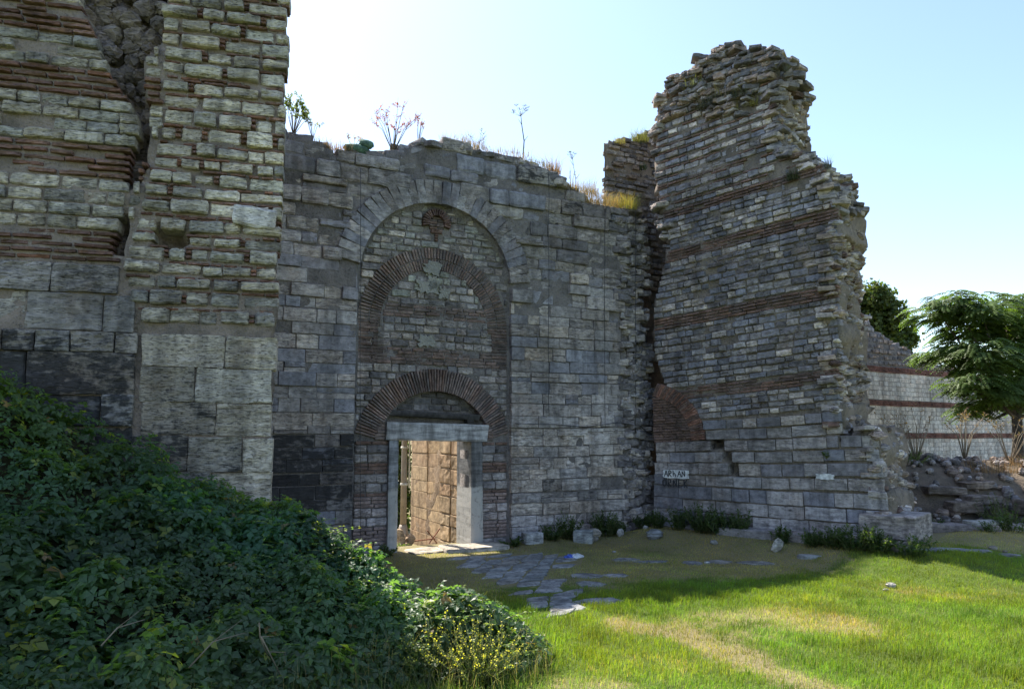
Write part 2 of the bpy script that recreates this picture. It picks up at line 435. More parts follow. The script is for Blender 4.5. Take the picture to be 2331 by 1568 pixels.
def course(P, name, kind, pred, v, h, Lr, colf, u0, u1, tilt=0.0, gap=.012, proud=(0, .03), base=0.0, depth=.22, hj=.0, skip=0.0, vj=0.0, split=0.0, vg=None, mats=None):
    """one course of pieces between v and v+h"""
    for a, b in intervals(pred, v + h / 2, u0, u1, tilt):
        u = a
        while u < b - .04:
            L = U(*Lr)
            if b - (u + L) < Lr[0] * .55: L = b - u
            if L > Lr[1] * 1.5: L *= .5
            L = max(L, .05)
            g = gap * U(.5, 1.6)
            if R_() > skip:
                hh = (h - (gap * U(.6, 1.3) if vg is None and kind != 'brick' else (vg or .004))) * (1 - hj * R_())
                uc = u + L / 2; vc = v + h / 2 + tilt * uc + U(-vj, vj) + (0 if kind == 'tile' else .028 * float(vnoise(uc * .75 + 7, (v + h / 2) * .55, base, 19)))
                if R_() < split:
                    for k, fr in ((-.26, .46), (.24, .49)):
                        P.add(name, kind, (uc, -(base + U(*proud)) + depth / 2, vc + k * h), (max(.03, L - g), depth, hh * fr), colf(uc, vc), (0, -tilt, U(-.012, .012)))
                else: P.add(name, kind, (uc, -(base + U(*proud)) + depth / 2, vc), (max(.03, L - g), depth, hh), colf(uc, vc), (U(-.015, .015), -tilt * 1.0 + U(-.008, .008) + (math.pi if R_() < .5 else 0), U(-.012, .012)), mats)
            u += L
def ring(P, name, kind, uc, vc, r0, r1, a0, a1, n, colf, base=0.0, depth=.25, gap=.15, jr=.02, proud=(0, .03), pred=None):
    for i in range(n):
        a = math.radians(a0 + (a1 - a0) * (i + .5) / n); rm = (r0 + r1) / 2; wd = abs(math.radians(a1 - a0)) * rm / n
        u, v = uc + rm * math.cos(a), vc + rm * math.sin(a)
        if pred and not pred(u, v): continue
        P.add(name, kind, (u, -(base + U(*proud)) + depth / 2, v), ((r1 - r0) * U(1 - jr, 1), depth, wd * (1 - gap)), colf(u, v), (0, -a, 0))
def core(name, pred, box, cell, T, m, parent, recess=None, amp=.03, base=0.0, seed=0, layers=0.0, shear=0.0):
    """solid mortar body: grid cells inside the outline, uneven front, real thickness T"""
    u0, u1, v0, v1 = box; nu, nv = int((u1 - u0) / cell), int((v1 - v0) / cell)
    ins = np.zeros((nu, nv), bool)
    for i in range(nu):
        for j in range(nv): ins[i, j] = pred(u0 + (i + .5) * cell, v0 + (j + .5) * cell)
    I, J = np.meshgrid(np.arange(nu + 1), np.arange(nv + 1), indexing='ij')
    Uu, Vv = u0 + I * cell, v0 + J * cell
    Uj = Uu + cell * .45 * vnoise(Uu * 5.1, Vv * 5.1, 0, seed + 1); Vj = Vv + cell * .45 * vnoise(Uu * 5.1, Vv * 5.1, 3, seed + 2)
    D = amp * fbm(Uu * 3, Vv * 3, 0, seed + 3) * 1.5 - base
    if recess is not None: D = D + np.vectorize(recess)(Uu, Vv)
    K = max(1, int(round(T / .2))) if layers else 1
    lay = [np.stack([Uj, D, Vj], -1).reshape(-1, 3)]
    for k in range(1, K + 1):
        y = T * k / K
        if layers: lay.append(np.stack([Uj - shear * y + layers * vnoise(Uu * 3.3, Vv * 3.3, k * 1.1, seed + 7), np.full_like(D, y), Vj + layers * vnoise(Uu * 3.3, Vv * 3.3, k * 1.1, seed + 8)], -1).reshape(-1, 3))
        else: lay.append(np.stack([Uj - shear * y, np.full_like(D, y), Vj], -1).reshape(-1, 3))
    n = len(lay[0]); V = np.vstack(lay); idx = lambda i, j: i * (nv + 1) + j
    Fq = []
    def side(a, b):
        for k in range(K): Fq.append((k * n + a, k * n + b, (k + 1) * n + b, (k + 1) * n + a))
    for i in range(nu):
        for j in range(nv):
            if not ins[i, j]: continue
            a, b, c, d = idx(i, j), idx(i + 1, j), idx(i + 1, j + 1), idx(i, j + 1)
            Fq.append((a, b, c, d)); Fq.append((K * n + d, K * n + c, K * n + b, K * n + a))
            if i == 0 or not ins[i - 1, j]: side(a, d)
            if i == nu - 1 or not ins[i + 1, j]: side(c, b)
            if j == 0 or not ins[i, j - 1]: side(b, a)
            if j == nv - 1 or not ins[i, j + 1]: side(d, c)
    used = np.unique(np.array(Fq)); mp = -np.ones(len(V), int); mp[used] = np.arange(len(used))
    return obj(name, np_mesh(name, V[used], mp[np.array(Fq)], smooth=True), m, parent)
def vary(c, k=.12, soot=0.0):
    g = 1.34 * (1 + U(-k, k)); w = U(-.03, .03)
    return (c[0] * g * (1 + w) * 1.045, c[1] * g * .95, c[2] * g * (1 - w) * .965, max(0.0, soot))
def warm(c, k=.45): return (c[0] * (1 + .03 * k), c[1] * (1 + .035 * k), c[2] * (1 - .09 * k), c[3])
def pick(*cs):
    return random.choices([c[0] for c in cs], [c[1] for c in cs])[0]
PALE, LIGHT, MID, DARK, BLUE = (.49, .465, .405), (.39, .37, .325), (.265, .26, .245), (.15, .15, .15), (.185, .194, .21)
BRK, BRKD, BRKO = (.155, .10, .08), (.135, .098, .08), (.235, .125, .085)

# ================================================================== ground
def gate_side(x, y):
    dx, dy = x - GP.O[0], y - GP.O[1]
    return dx * GP.w[0] + dy * GP.w[1], -(dx * GP.n[0] + dy * GP.n[1])       # along, behind
def gz(x, y):
    x = np.asarray(x, float); y = np.asarray(y, float)
    u, s = gate_side(x, y)
    z = -.42 * sstep(.5, 3.0, s) * sstep(4.2, 3.0, u)
    z = z + .02 * fbm(x * .9, y * .9, 0, 41) * sstep(14, 10, s)
    # slight bank towards the foot of the ruined tower and the rubble
    ur = (x - RP.O[0]) * RP.w[0] + (y - RP.O[1]) * RP.w[1]; fr = (x - RP.O[0]) * RP.n[0] + (y - RP.O[1]) * RP.n[1]
    z = z + .24 * sstep(1.9, .4, fr) * sstep(-.6, .4, ur) * sstep(7.5, 5.4, ur)
    z = z + .08 * sstep(-1.0, -.2, s) * sstep(1.2, 2.0, u) * (s < .3)
    z = z + .08 * sstep(7.5, 9.0, x) * sstep(12.6, 14.2, y)
    return z
def gzf(x, y): return float(gz(x, y))
def gauss(x, y, cx, cy, rx, ry): return np.exp(-(((x - cx) / rx) ** 2 + ((y - cy) / ry) ** 2))
def seg_d(x, y, pts, ky):
    d = np.full(np.shape(x), 1e9)
    for (x1, y1), (x2, y2) in zip(pts[:-1], pts[1:]):
        ax, ay, bx, by = x1, y1 * ky, x2, y2 * ky
        t = np.clip(((x - ax) * (bx - ax) + (y * ky - ay) * (by - ay)) / ((bx - ax) ** 2 + (by - ay) ** 2), 0, 1)
        d = np.minimum(d, np.hypot(x - ax - t * (bx - ax), y * ky - ay - t * (by - ay)))
    return d
def lawn(x, y):
    """0 = lush green, 1 = straw; also how bare the soil is (where feet have worn the turf)"""
    px, py = project(x, np.maximum(y, 3.0), 0 * x)
    n = fbm(x * .8, y * .8, 0, 11, 4) * .42 + fbm(x * 2.6, y * 2.6, 0, 12) * .28 + fbm(x * 8, y * 8, 0, 13) * .25
    path = np.exp(-((seg_d(px, py, [(1330, 1398), (1500, 1436), (1650, 1486), (1800, 1540), (1960, 1600)], 2.4) + 26 * fbm(x * 3, y * 3, 0, 15)) / 40) ** 2)
    d = .17 + n * 1.15 + .72 * path
    d += .7 * gauss(px, py, 1050, 1320, 260, 60) + .3 * sstep(1345, 1300, py) + .36 * gauss(px, py, 1720, 1390, 330, 34) + .38 * gauss(px, py, 2170, 1345, 300, 24) + .2 * gauss(px, py, 1950, 1440, 250, 30)
    d += .55 * sstep(1335, 1295, py) + .5 * gauss(px, py, 1290, 1566, 170, 22)
    d -= .95 * np.exp(-(seg_d(px, py, [(1250, 1405), (1420, 1385), (1700, 1345), (1990, 1297), (2330, 1292)], 2.6) / 60) ** 2)
    d -= .45 * gauss(px, py, 1270, 1470, 200, 60) + .40 * gauss(px, py, 2200, 1490, 330, 80) + .2 * gauss(px, py, 1700, 1540, 120, 30)
    bare = np.clip(.45 * path + .45 * gauss(px, py, 1080, 1310, 260, 45) + .5 * sstep(1300, 1262, py) * sstep(-.15, .35, n + .1) + .5 * gauss(px, py, 1290, 1566, 150, 18), 0, 1)
    return np.clip(d, 0, 1), bare
fine = lambda a, b, s: np.arange(a, b + 1e-6, s)
gx = np.concatenate([[-900, -300, -120, -60, -30, -18, -12, -9], fine(-7, 13, .14), [14, 16, 19, 24, 32, 50, 100, 300, 900]])
gy = np.concatenate([[-300, -100, -40, -15, -6, 0, 2, 3.4], fine(4.4, 17, .14), [18, 19, 20, 22, 25, 30, 40, 60, 120, 300, 1200]])
X, Y = np.meshgrid(gx, gy, indexing='ij'); Zg = gz(X, Y); m_ = len(gy)
dry, bare = lawn(X, Y)
I, J = np.meshgrid(np.arange(len(gx) - 1), np.arange(m_ - 1), indexing='ij')
q_ = np.stack([I * m_ + J, (I + 1) * m_ + J, (I + 1) * m_ + J + 1, I * m_ + J + 1], -1).reshape(-1, 4)
gcol = np.stack([dry, bare, 0 * dry, 0 * dry + 1], -1).reshape(-1, 4)
def ground_mat():
    m, nt, out = mat('turf_and_dust'); q = NT(nt)
    pos = q.n('ShaderNodeNewGeometry').outputs['Position']
    sp = q.n('ShaderNodeSeparateColor'); q.l(q.n('ShaderNodeAttribute', attribute_name='Col').outputs['Color'], sp.inputs[0])
    n1, n2, n3 = q.noise(pos, 5, 6, .7), q.noise(pos, 45, 4, .7), q.noise(pos, 1.1, 4)
    green = q.mix(n2, (.06, .09, .016), (.12, .16, .035)); straw = q.mix(n2, (.17, .14, .07), (.29, .25, .13))
    soil = q.mix(n1, (.20, .16, .11), (.33, .27, .195))
    c = q.mix(q.ramp(q.math('ADD', sp.outputs[0], q.math('MULTIPLY', q.math('SUBTRACT', n1, .5), .8)), .3, .7), green, straw)
    c = q.mix(q.ramp(q.math('ADD', sp.outputs[1], q.math('MULTIPLY', q.math('SUBTRACT', n1, .5), 1.2)), .42, .8), c, soil)
    b = q.n('ShaderNodeBsdfPrincipled'); b.inputs['Roughness'].default_value = .95; b.inputs['Specular IOR Level'].default_value = .15
    q.l(c, b.inputs['Base Color'])
    bp = q.n('ShaderNodeBump'); bp.inputs['Strength'].default_value = .9; bp.inputs['Distance'].default_value = .03
    q.l(q.math('ADD', n1, n2), bp.inputs['Height']); q.l(bp.outputs[0], b.inputs['Normal']); q.l(b.outputs[0], out.inputs[0])
    return m
ground = obj('ground', np_mesh('ground', np.stack([X, Y, Zg], -1).reshape(-1, 3), q_, gcol), ground_mat()); ground['kind'] = 'structure'

# ================================================================== gate wall
GW = thing('gate_wall', (GP.O[0], GP.O[1], 0), GP.a, 'grey block wall with a blocked stone arch and brick arches over a small doorway', 'wall')
UC, VS, RI, RO = -.08, 5.1, 1.58, 2.06
polyG = GP.poly([(1500, 500), (1450, 478), (1420, 478), (1350, 462), (1310, 436), (1280, 420), (1250, 392), (1220, 377), (1170, 357), (1090, 345), (1040, 327), (940, 323), (905, 345), (850, 342), (760, 352), (730, 322), (690, 306), (645, 296)])
polyG = [(5.0, -.4)] + polyG + [(-4.2, 7.55), (-7.0, 7.6), (-7.0, -.4)]
inG = lambda u, v: in_poly(polyG, u, v)
def in_panel(u, v, e=0.0): return (abs(u - UC) < RI + e and v < VS) or (v >= VS and math.hypot(u - UC, v - VS) < RI + e)
door = lambda u, v: -.88 < u < .74 and v < 2.12
LC, LI, LO = 1.77, 1.2, 1.64          # lower brick arch: centre height, radii
UCv, UI, UO = 4.25, 1.12, 1.56        # upper brick arch
def g_recess(u, v):
    r = .0
    if in_panel(u, v, -.02):
        r = .13
        if math.hypot(u + .05, v - LC) < LI and v > 2.2: r = .30
    # torn joint beside the ruined tower
    if u > 4.3: r = max(r, .03 + .08 * (u - 4.3))
    return r
core('mortar_core', lambda u, v: inG(u, v) and not door(u, v), (-7, 5.05, -.4, 8.1), .11, .6, M_MORT_G, GW, g_recess, .03, -.032, 3)
PG = Pieces(GW)
def soot_g(u, v):
    s = 0.0
    if u < -1.65: s = .60 * float(sstep(2.4, 2.1, v)) * float(sstep(.35, .8, v)) + .12
    if u > 1.4: s = .30 * float(sstep(2.4, 3.0, v)) + .5 * float(gauss(u, v, 2.55, 1.0, .25, .35)) + .12 * float(sstep(5.4, 6.4, v))
    return s + U(-.12, .16)
def col_g(u, v):
    if u > 1.5 and v < 2.35: c = pick((LIGHT, 5), ((.34, .335, .31), 4), (MID, 1.5))
    elif v > 5.6: c = pick((MID, 5), ((.30, .29, .26), 4), (BLUE, 2.5), (DARK, 1.2))
    else: c = pick((MID, 5), ((.30, .295, .28), 4), (BLUE, 3), (LIGHT, 1.2))
    if u < -1.7 and 2.32 < v < 2.52: c = LIGHT
    if u > 1.4 and v < .62 and u < 3.4: c = (.44, .43, .41)
    return vary(c, .14, soot_g(u, v) if not (u < -1.7 and 2.32 < v < 2.52) else .1)
def ash(u, v): return inG(u, v) and not in_panel(u, v, .02) and not (v > VS - .05 and math.hypot(u - UC, v - VS) < RO - .07) and u < 4.3 + .25 * vnoise(v * 2.2, 0, 0, 5)
hs = []; v = -.25
fixed = [.25, .33, .22, .24, .20, .25, .21, .24, .22, .22, .15, .24, .26, .21, .25, .19, .24, .27, .22, .25, .20, .24, .28, .21, .25, .22, .27, .24, .30, .26, .33, .24, .36, .28, .3, .3, .3]
for h in fixed:
    if v > 7.9: break
    course(PG, 'block', 'ashlar' if v < 5.3 else 'rough', ash, v, h, (.26, .78) if v < 5.6 else (.35, 1.0), col_g, -4.6, 4.9, gap=.012, proud=(-.02, .025) if v < 4.6 else (-.05, .08), depth=.30, hj=.04, split=.12, tilt=U(-.004, .004), vg=.01, skip=.012)
    v += h
# projecting white footing course on the tower side of the doorway
course(PG, 'footing_block', 'ashlar', lambda u, v: 1.55 < u < 4.6, -.12, .22, (.6, 1.1), lambda u, v: vary((.33, .33, .33), .1, .2), 1.5, 4.7, proud=(.14, .18), depth=.3)
course(PG, 'footing_block', 'ashlar', lambda u, v: -4.5 < u < -1.0, -.15, .24, (.5, .9), lambda u, v: vary((.25, .25, .25), .1, .3), -4.6, -.95, proud=(.12, .2), depth=.3)
# stone voussoirs of the great arch
ring(PG, 'voussoir', 'ashlar', UC, VS, RI, RO, 5, 172, 30, lambda u, v: vary(pick((BLUE, 4), (MID, 3), ((.27, .27, .26), 3)), .14, U(0, .25)), depth=.34, gap=.03, proud=(.02, .04))
# torn rubble along the joint and on the crest
for i in range(420):
    v = U(.1, 7.0); u = 4.25 + .75 * R_()
    if not inG(u, v): continue
    s = U(.10, .30); PG.add('rubble_stone', 'rough', (u, U(.06, .2), v), (s * 1.4, .3, s * .55), vary(pick((MID, 3), (DARK, 3), (LIGHT, 1)), .2, U(.1, .45)), (U(-.2, .2), U(-.2, .2), U(-.6, .6)))
top = [p for p in polyG[1:20]]
for (u1, v1), (u2, v2) in zip(top[:-1], top[1:]):
    n = max(1, int(abs(u2 - u1) / .16))
    for k in range(n * 2):
        t = R_(); s = U(.10, .30)
        PG.add('rubble_stone', 'rough', (u1 + t * (u2 - u1), U(.05, .5), v1 + t * (v2 - v1) + U(-.08, .03)), (s * 1.7, s * 1.2, s * .5), vary(pick((MID, 4), (DARK, 2), (LIGHT, 1)), .2, U(0, .35)), (U(-.3, .3), U(-.2, .2), U(-.8, .8)))
# ---- infill panel
B = -.13
def pan(u, v): return in_panel(u, v, -.03)
def r_low(u, v): return math.hypot(u + .05, v - LC)
def r_up(u, v): return math.hypot(u - UC, v - UCv)
def infill(u, v):
    return pan(u, v) and not (r_low(u, v) < LO + .01 and v > 1.95) and v > 2.0 and not (UI - .02 < r_up(u, v) < UO + .02 and v > UCv - .1) and not math.hypot(u + .1, v - 6.33) < .33
def c_inf(u, v):
    if v > 5.7: c = pick((MID, 3), (LIGHT, 2), ((.27, .28, .25), 3), (PALE, .7))
    elif r_up(u, v) < UI and v > 4.75: c = pick(((.30, .32, .27), 3), (MID, 3), (LIGHT, 1))
    else: c = pick((MID, 4), (DARK, 2), ((.28, .26, .24), 2), (LIGHT, .7))
    return vary(c, .16, U(0, .3))
brick_c = lambda u, v: vary(pick(((.165, .137, .12), 4), ((.175, .132, .11), 3), ((.13, .115, .105), 2)), .18, U(0, .25))
v = 2.0
while v < 6.75:
    bandy = 3.40 < v < 3.78 or 4.36 < v < 4.62
    if bandy:
        course(PG, 'brick', 'brick', infill, v, .062, (.2, .36), brick_c, -1.75, 1.6, gap=.018, base=B, proud=(-.01, .02), depth=.15, skip=.04); v += .064
    else:
        h = U(.12, .165)
        course(PG, 'small_stone', 'rough', infill, v, h, (.14, .38), c_inf, -1.75, 1.6, gap=.022, base=B, proud=(-.012, .025), depth=.16, hj=.15, vj=.006); v += h
ring(PG, 'arch_brick', 'brick', -.05, LC, LI, LO, 14, 166, 70, brick_c, base=B + .03, depth=.2, gap=.3, proud=(-.01, .015))
for a, b in ((UI, UI + .21), (UI + .225, UO)):
    ring(PG, 'arch_brick', 'brick', UC, UCv, a, b, -4, 184, 74, brick_c, base=B + .01, depth=.16, gap=.32, proud=(-.012, .012), pred=lambda u, v: pan(u, v) and 1)
# brick legs of the upper arch and outer corners
for sgn in (-1, 1):
    v = 3.44
    while v < 4.3:
        course(PG, 'brick', 'brick', lambda u, v: pan(u, v) and sgn * (u - UC) > UI + .06, v, .06, (.2, .36), brick_c, -1.75, 1.6, gap=.018, base=B, proud=(0, .02), depth=.15); v += .062
# little brick arch with a cross of bricks high in the panel
ring(PG, 'arch_brick', 'brick', -.1, 6.30, .16, .30, -15, 195, 19, lambda u, v: vary((.14, .10, .085), .2, .15), base=B + .07, depth=.2, gap=.25)
for k in range(6):
    course(PG, 'brick', 'brick', lambda u, v: math.hypot(u + .1, v - 6.3) < .17, 6.15 + k * .05, .048, (.12, .2), brick_c, -.4, .2, gap=.015, base=B + .0, depth=.15)
for k in range(5):
    PG.add('cross_brick', 'brick', (-.09, -B + .03, 5.98 + k * .05), (.07 if k != 3 else .24, .12, .042), vary(BRKD, .1, .1))
# ---- masonry either side of the doorway
def pier(u, v): return pan(u, v) and (u < -1.0 or u > .93) and v < 2.12 and not (r_low(u, v) < LO and v > 2.0)
v = -.2
for kind, n in (('s', 2), ('b', 5), ('s', 2), ('b', 4), ('s', 2), ('b', 3), ('s', 2), ('b', 1)):
    for k in range(n):
        if kind == 's':
            lo = v < .9
            course(PG, 'small_stone', 'rough', pier, v, .165, (.2, .42), lambda u, v: vary((.36, .345, .33) if lo else pick((MID, 2), (DARK, 2)), .12, .1 if lo else U(.2, .55)), -1.75, 1.6, gap=.025, base=B + .01, proud=(-.01, .02), depth=.16); v += .168
        else:
            course(PG, 'brick', 'brick', pier, v, .06, (.22, .4), lambda u, v: vary((.22, .18, .16) if v < 1.0 else BRKD, .14, .05 if v < 1 else .3), -1.75, 1.6, gap=.02, base=B + .01, proud=(-.01, .012), depth=.15); v += .066
# wedge bricks between the arch feet and the piers
for sgn in (-1, 1):
    v = 2.02
    while v < 2.45:
        course(PG, 'brick', 'brick', lambda u, v: pan(u, v) and sgn * (u + .05) > 1.0 and r_low(u, v) < LI + .06 and abs(u + .05) > 1.02, v, .06, (.15, .3), brick_c, -1.7, 1.6, base=B + .02, depth=.15); v += .062
# tympanum under the lower arch
v = 2.36
while v < 2.95:
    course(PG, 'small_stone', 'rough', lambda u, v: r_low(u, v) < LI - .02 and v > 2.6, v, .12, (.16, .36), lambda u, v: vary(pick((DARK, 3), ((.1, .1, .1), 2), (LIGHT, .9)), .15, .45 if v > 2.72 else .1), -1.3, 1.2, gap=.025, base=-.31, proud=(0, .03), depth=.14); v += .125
PG.flush()
# ---- doorway of marble
def slab(name, corners, y0, y1, m, parent, col, amp=.012, nx=10, nz=10):
    """worn stone bar between two end quads; corners = 4 (u,v) points, gently uneven"""
    (a, b, c, d) = corners; V, Fq = [], []
    cs = []
    for i in range(nx + 1):
        for j in range(nz + 1):
            s, t = i / nx, j / nz
            u = (1 - s) * (1 - t) * a[0] + s * (1 - t) * b[0] + s * t * c[0] + (1 - s) * t * d[0]
            w = (1 - s) * (1 - t) * a[1] + s * (1 - t) * b[1] + s * t * c[1] + (1 - s) * t * d[1]
            e = 1 if i in (0, nx) or j in (0, nz) else 0
            cs.append((u, w, e))
    n = len(cs); N = nz + 1
    for lay, y in ((0, y0), (1, y1)):
        for (u, w, e) in cs:
            q = float(fbm(u * 5, w * 5, lay * 9, 77)) * amp; q2 = float(fbm(u * 4 + 9, w * 4, lay, 78)) * amp
            V.append((u + q2 * e, y + q + (.014 * e if lay == 0 else -.014 * e), w + q * e))
    for i in range(nx):
        for j in range(nz):
            k = i * N + j; Fq.append((k, k + N, k + N + 1, k + 1)); Fq.append((n + k + 1, n + k + N + 1, n + k + N, n + k))
    for i in range(nx):
        k = i * N; Fq.append((k + N, k, n + k, n + k + N)); k += nz; Fq.append((k, k + N, n + k + N, n + k))
    for j in range(nz):
        k = j; Fq.append((k, k + 1, n + k + 1, n + k)); k += nx * N; Fq.append((k + 1, k, n + k, n + k + 1))
    o = obj(name, np_mesh(name, V, np.array(Fq), smooth=False), m, parent); o.color = col; return o
slab('lintel', [(-1.07, 2.035), (1.0, 2.0), (1.04, 2.33), (-1.05, 2.37)], .02, .50, M_MARBLE, GW, (.40, .385, .385, 0))
slab('door_jamb', [(-1.0, -.15), (-.82, -.15), (-.82, 2.03), (-1.0, 2.03)], .03, .42, M_MARBLE, GW, (.25, .25, .26, .8), nz=22, nx=4)
slab('door_jamb', [(.665, -.15), (.93, -.15), (.90, 2.0), (.665, 2.0)], .03, .78, M_MARBLE, GW, (.15, .145, .145, 1), nz=22, nx=4)
slab('timber_beam', [(-1.02, 2.50), (.86, 2.42), (.90, 2.53), (-1.04, 2.60)], .10, .32, M_TIMBER, GW, (1, 1, 1, 1), nz=3)
slab('broken_block', [(.62, 2.36), (.76, 2.36), (.75, 2.46), (.61, 2.46)], .12, .3, M_TIMBER, GW, (1, 1, 1, 1), nz=3, nx=3)
# steel strands of the rock-fall net hanging on the wall
for xs in ((818, 640, 830, 385, 1245), (1245, 660, 1230, 372, 940), (1442, 480, 1452, 480, 985), (1372, 560, 1372, 462, 975)):
    p = [GP.P(*GP.uv(xs[0] + (xs[2] - xs[0]) * 0, yy), .075) for yy in np.linspace(xs[3], xs[4], 14)]
    inv = [((q.x - GP.O[0]) * GP.w[0] + (q.y - GP.O[1]) * GP.w[1] + U(-.012, .012), -.075, q.z) for q in p]
    tubes_obj('net_strand', [(inv, .006, 4)], M_GREY, GW)
sw = [GP.uv(x, y) for x, y in ((1168, 964), (1260, 966), (1330, 972), (1400, 962), (1450, 968), (1478, 992))]
tubes_obj('net_strand', [([(u, -.08, v) for u, v in sw], .009, 4)], M_GREY, GW)

# ================================================================== side wall of the gate passage, in the sun beyond the doorway
pu = GP.uv(1050, 1240, -.8)[0]; po = GP.P(pu, 0, -.8)
PP = Plane((po.x, po.y), 27 - 90)
PW = thing('passage_wall', (po.x, po.y, 0), PP.a, 'sunlit tan block wall seen through the doorway', 'wall')
uf = PP.uv(932, 1100)[0]
def p_rec(u, v): return .10 if uf * .62 < u < uf * .5 else .0
core('mortar_core', lambda u, v: uf < u < .0, (uf - .1, .02, -.8, 3.6), .12, .5, mortar('tan_mortar', (.29, .21, .14), (.24, .17, .115), (.15, .105, .075)), PW, None, .03, -.04, 8)
PPc = Pieces(PW); v = -.75
tanc = lambda u, v: vary(pick(((.30, .235, .14), 3), ((.27, .205, .122), 3), ((.29, .215, .13), 2)), .08, U(0, .12))
while v < 3.5:
    h = U(.24, .42)
    course(PPc, 'block', 'tile', lambda u, v: uf * .98 < u < uf * .64, v, h, (.8, 1.2), tanc, uf, 0, proud=(-.03, -.015), depth=.3, mats=(M_TAN, M_STONE_A))
    course(PPc, 'block', 'tile', lambda u, v: uf * .64 < u < uf * .40, v, h, (.7, 1.2), tanc, uf, 0, proud=(-.035, -.025), depth=.3, gap=.008, mats=(M_TAN, M_STONE_A))
    course(PPc, 'block', 'ashlar', lambda u, v: uf * .40 < u < uf * .20, v, h, (.5, .8), tanc, uf, 0, proud=(.0, .02), depth=.36, gap=.03, mats=(M_TAN, M_STONE_A))
    course(PPc, 'block', 'ashlar', lambda u, v: uf * .19 < u < -.03, v, h, (.5, .8), tanc, uf, 0, proud=(.0, .02), depth=.36, gap=.03, mats=(M_TAN, M_STONE_A))
    v += h
PPc.flush()

# ================================================================== ruined tower
RT = thing('ruined_tower', (RP.O[0], RP.O[1], 0), RP.a, 'tall ruined tower of small grey stones with brown brick bands and broken top', 'tower')
face_r = RP.poly([(1908, 1010), (1915, 965), (1905, 850), (1908, 700), (1905, 600), (1904, 480), (1896, 425), (1880, 385), (1834, 352), (1780, 338), (1773, 300), (1775, 215), (1778, 160), (1764, 116), (1725, 108), (1694, 124), (1672, 102), (1636, 104), (1590, 136), (1574, 162), (1528, 178), (1498, 228), (1493, 300), (1487, 400), (1505, 480), (1522, 560), (1500, 640), (1486, 700), (1482, 780), (1505, 860), (1515, 880)])
foot_r = RP.poly([(1992, 972), (2003, 1060), (2022, 1175)])
polyR = [(0.02, -.4), (5.0, -.4)] + foot_r[::-1] + face_r + [(.05, 2.6), (.0, 1.9)]
inR = lambda u, v: in_poly(polyR, u, v)
cav = RP.poly([(1597, 1000), (1640, 1000), (1668, 1050), (1690, 1085), (1660, 1078), (1640, 1030)])
def r_recess(u, v):
    r = 0.0
    if in_poly(cav, u, v): r = .45
    a = .12 - u
    if a > 0: r = max(r, .12)
    return r
core('mortar_core', inR, (-.1, 5.1, -.4, 10.4), .11, 1.5, M_MORT_R, RT, r_recess, .03, -.04, 21, .11)
rw_w = lambda u, v: 0 < u < 4.3 and v < 8.4 - .30 * u + .25 * float(vnoise(u * 2.2, 0, 0, 12))
rear = core('added_shade_wall', rw_w, (0, 6.1, -.4, 8.8), .2, 1.2, M_MORT_R, RT, None, .05, 0, 25)  # unseen guessed wall, added to throw shade past the tower's broken end
rear.rotation_euler = (0, 0, math.radians(27 + 42)); rear.location = (.9, 1.3, 0)
rear2 = core('added_shade_wall', lambda u, v: 0 < u < 3.2 and v < 7.2 - .1 * u + .3 * float(vnoise(u * 2.2, 7, 0, 12)), (0, 3.3, -.4, 7.8), .2, 1.0, M_MORT_R, RT, None, .05, 0, 26)  # second unseen guessed wall, added to shade the rubble heap
rear2.rotation_euler = (0, 0, math.radians(78 + 42)); rear2.location = (.9 + 3.9 * math.cos(math.radians(69)), 1.3 + 3.9 * math.sin(math.radians(69)), 0)
PR = Pieces(RT)
TL = .064
arch_e = lambda u, v: ((u + .05) / 1.28) ** 2 + ((v - 2.0) / 1.22) ** 2            # buried brick arch at the foot
hollow = RP.poly([(1575, 215), (1640, 195), (1720, 200), (1728, 240), (1690, 262), (1620, 268), (1585, 250)])
scar = RP.poly([(1725, 400), (1800, 350), (1880, 400), (1890, 440), (1800, 430), (1730, 440)])
def stonezone(u, v):
    return inR(u, v) and not in_poly(cav, u, v) and not (arch_e(u, v) < 1.0 and v > 1.95) and not in_poly(hollow, u, v) and u > .04 + .06 * vnoise(v * 3, 0, 0, 9)
def col_r(u, v):
    v0 = v - TL * u
    if v < 2.0: c = pick((MID, 4), ((.29, .29, .28), 4), (LIGHT, 1.2), (BLUE, 2)); s = U(.0, .35) + .25 * float(gauss(u, v, 1.5, 1.9, .8, .4))
    elif v0 < 5.6: c = pick((BLUE, 4), (MID, 4), (DARK, 3), (LIGHT, 1.1), (PALE, .25)); s = U(.1, .5)
    else: c = pick((MID, 4), (BLUE, 3), (LIGHT, 2), (PALE, .5), (DARK, 1.2)); s = U(.0, .35)
    return vary(c, .15, s)
cb_r = lambda u, v: vary(pick((BRKD, 3), ((.16, .108, .085), 3), ((.12, .095, .082), 2)), .2, U(0, .35))
bands = [(2.81, 3.06), (4.33, 4.62), (5.80, 6.0), (6.76, 6.94), (7.45, 7.56)]
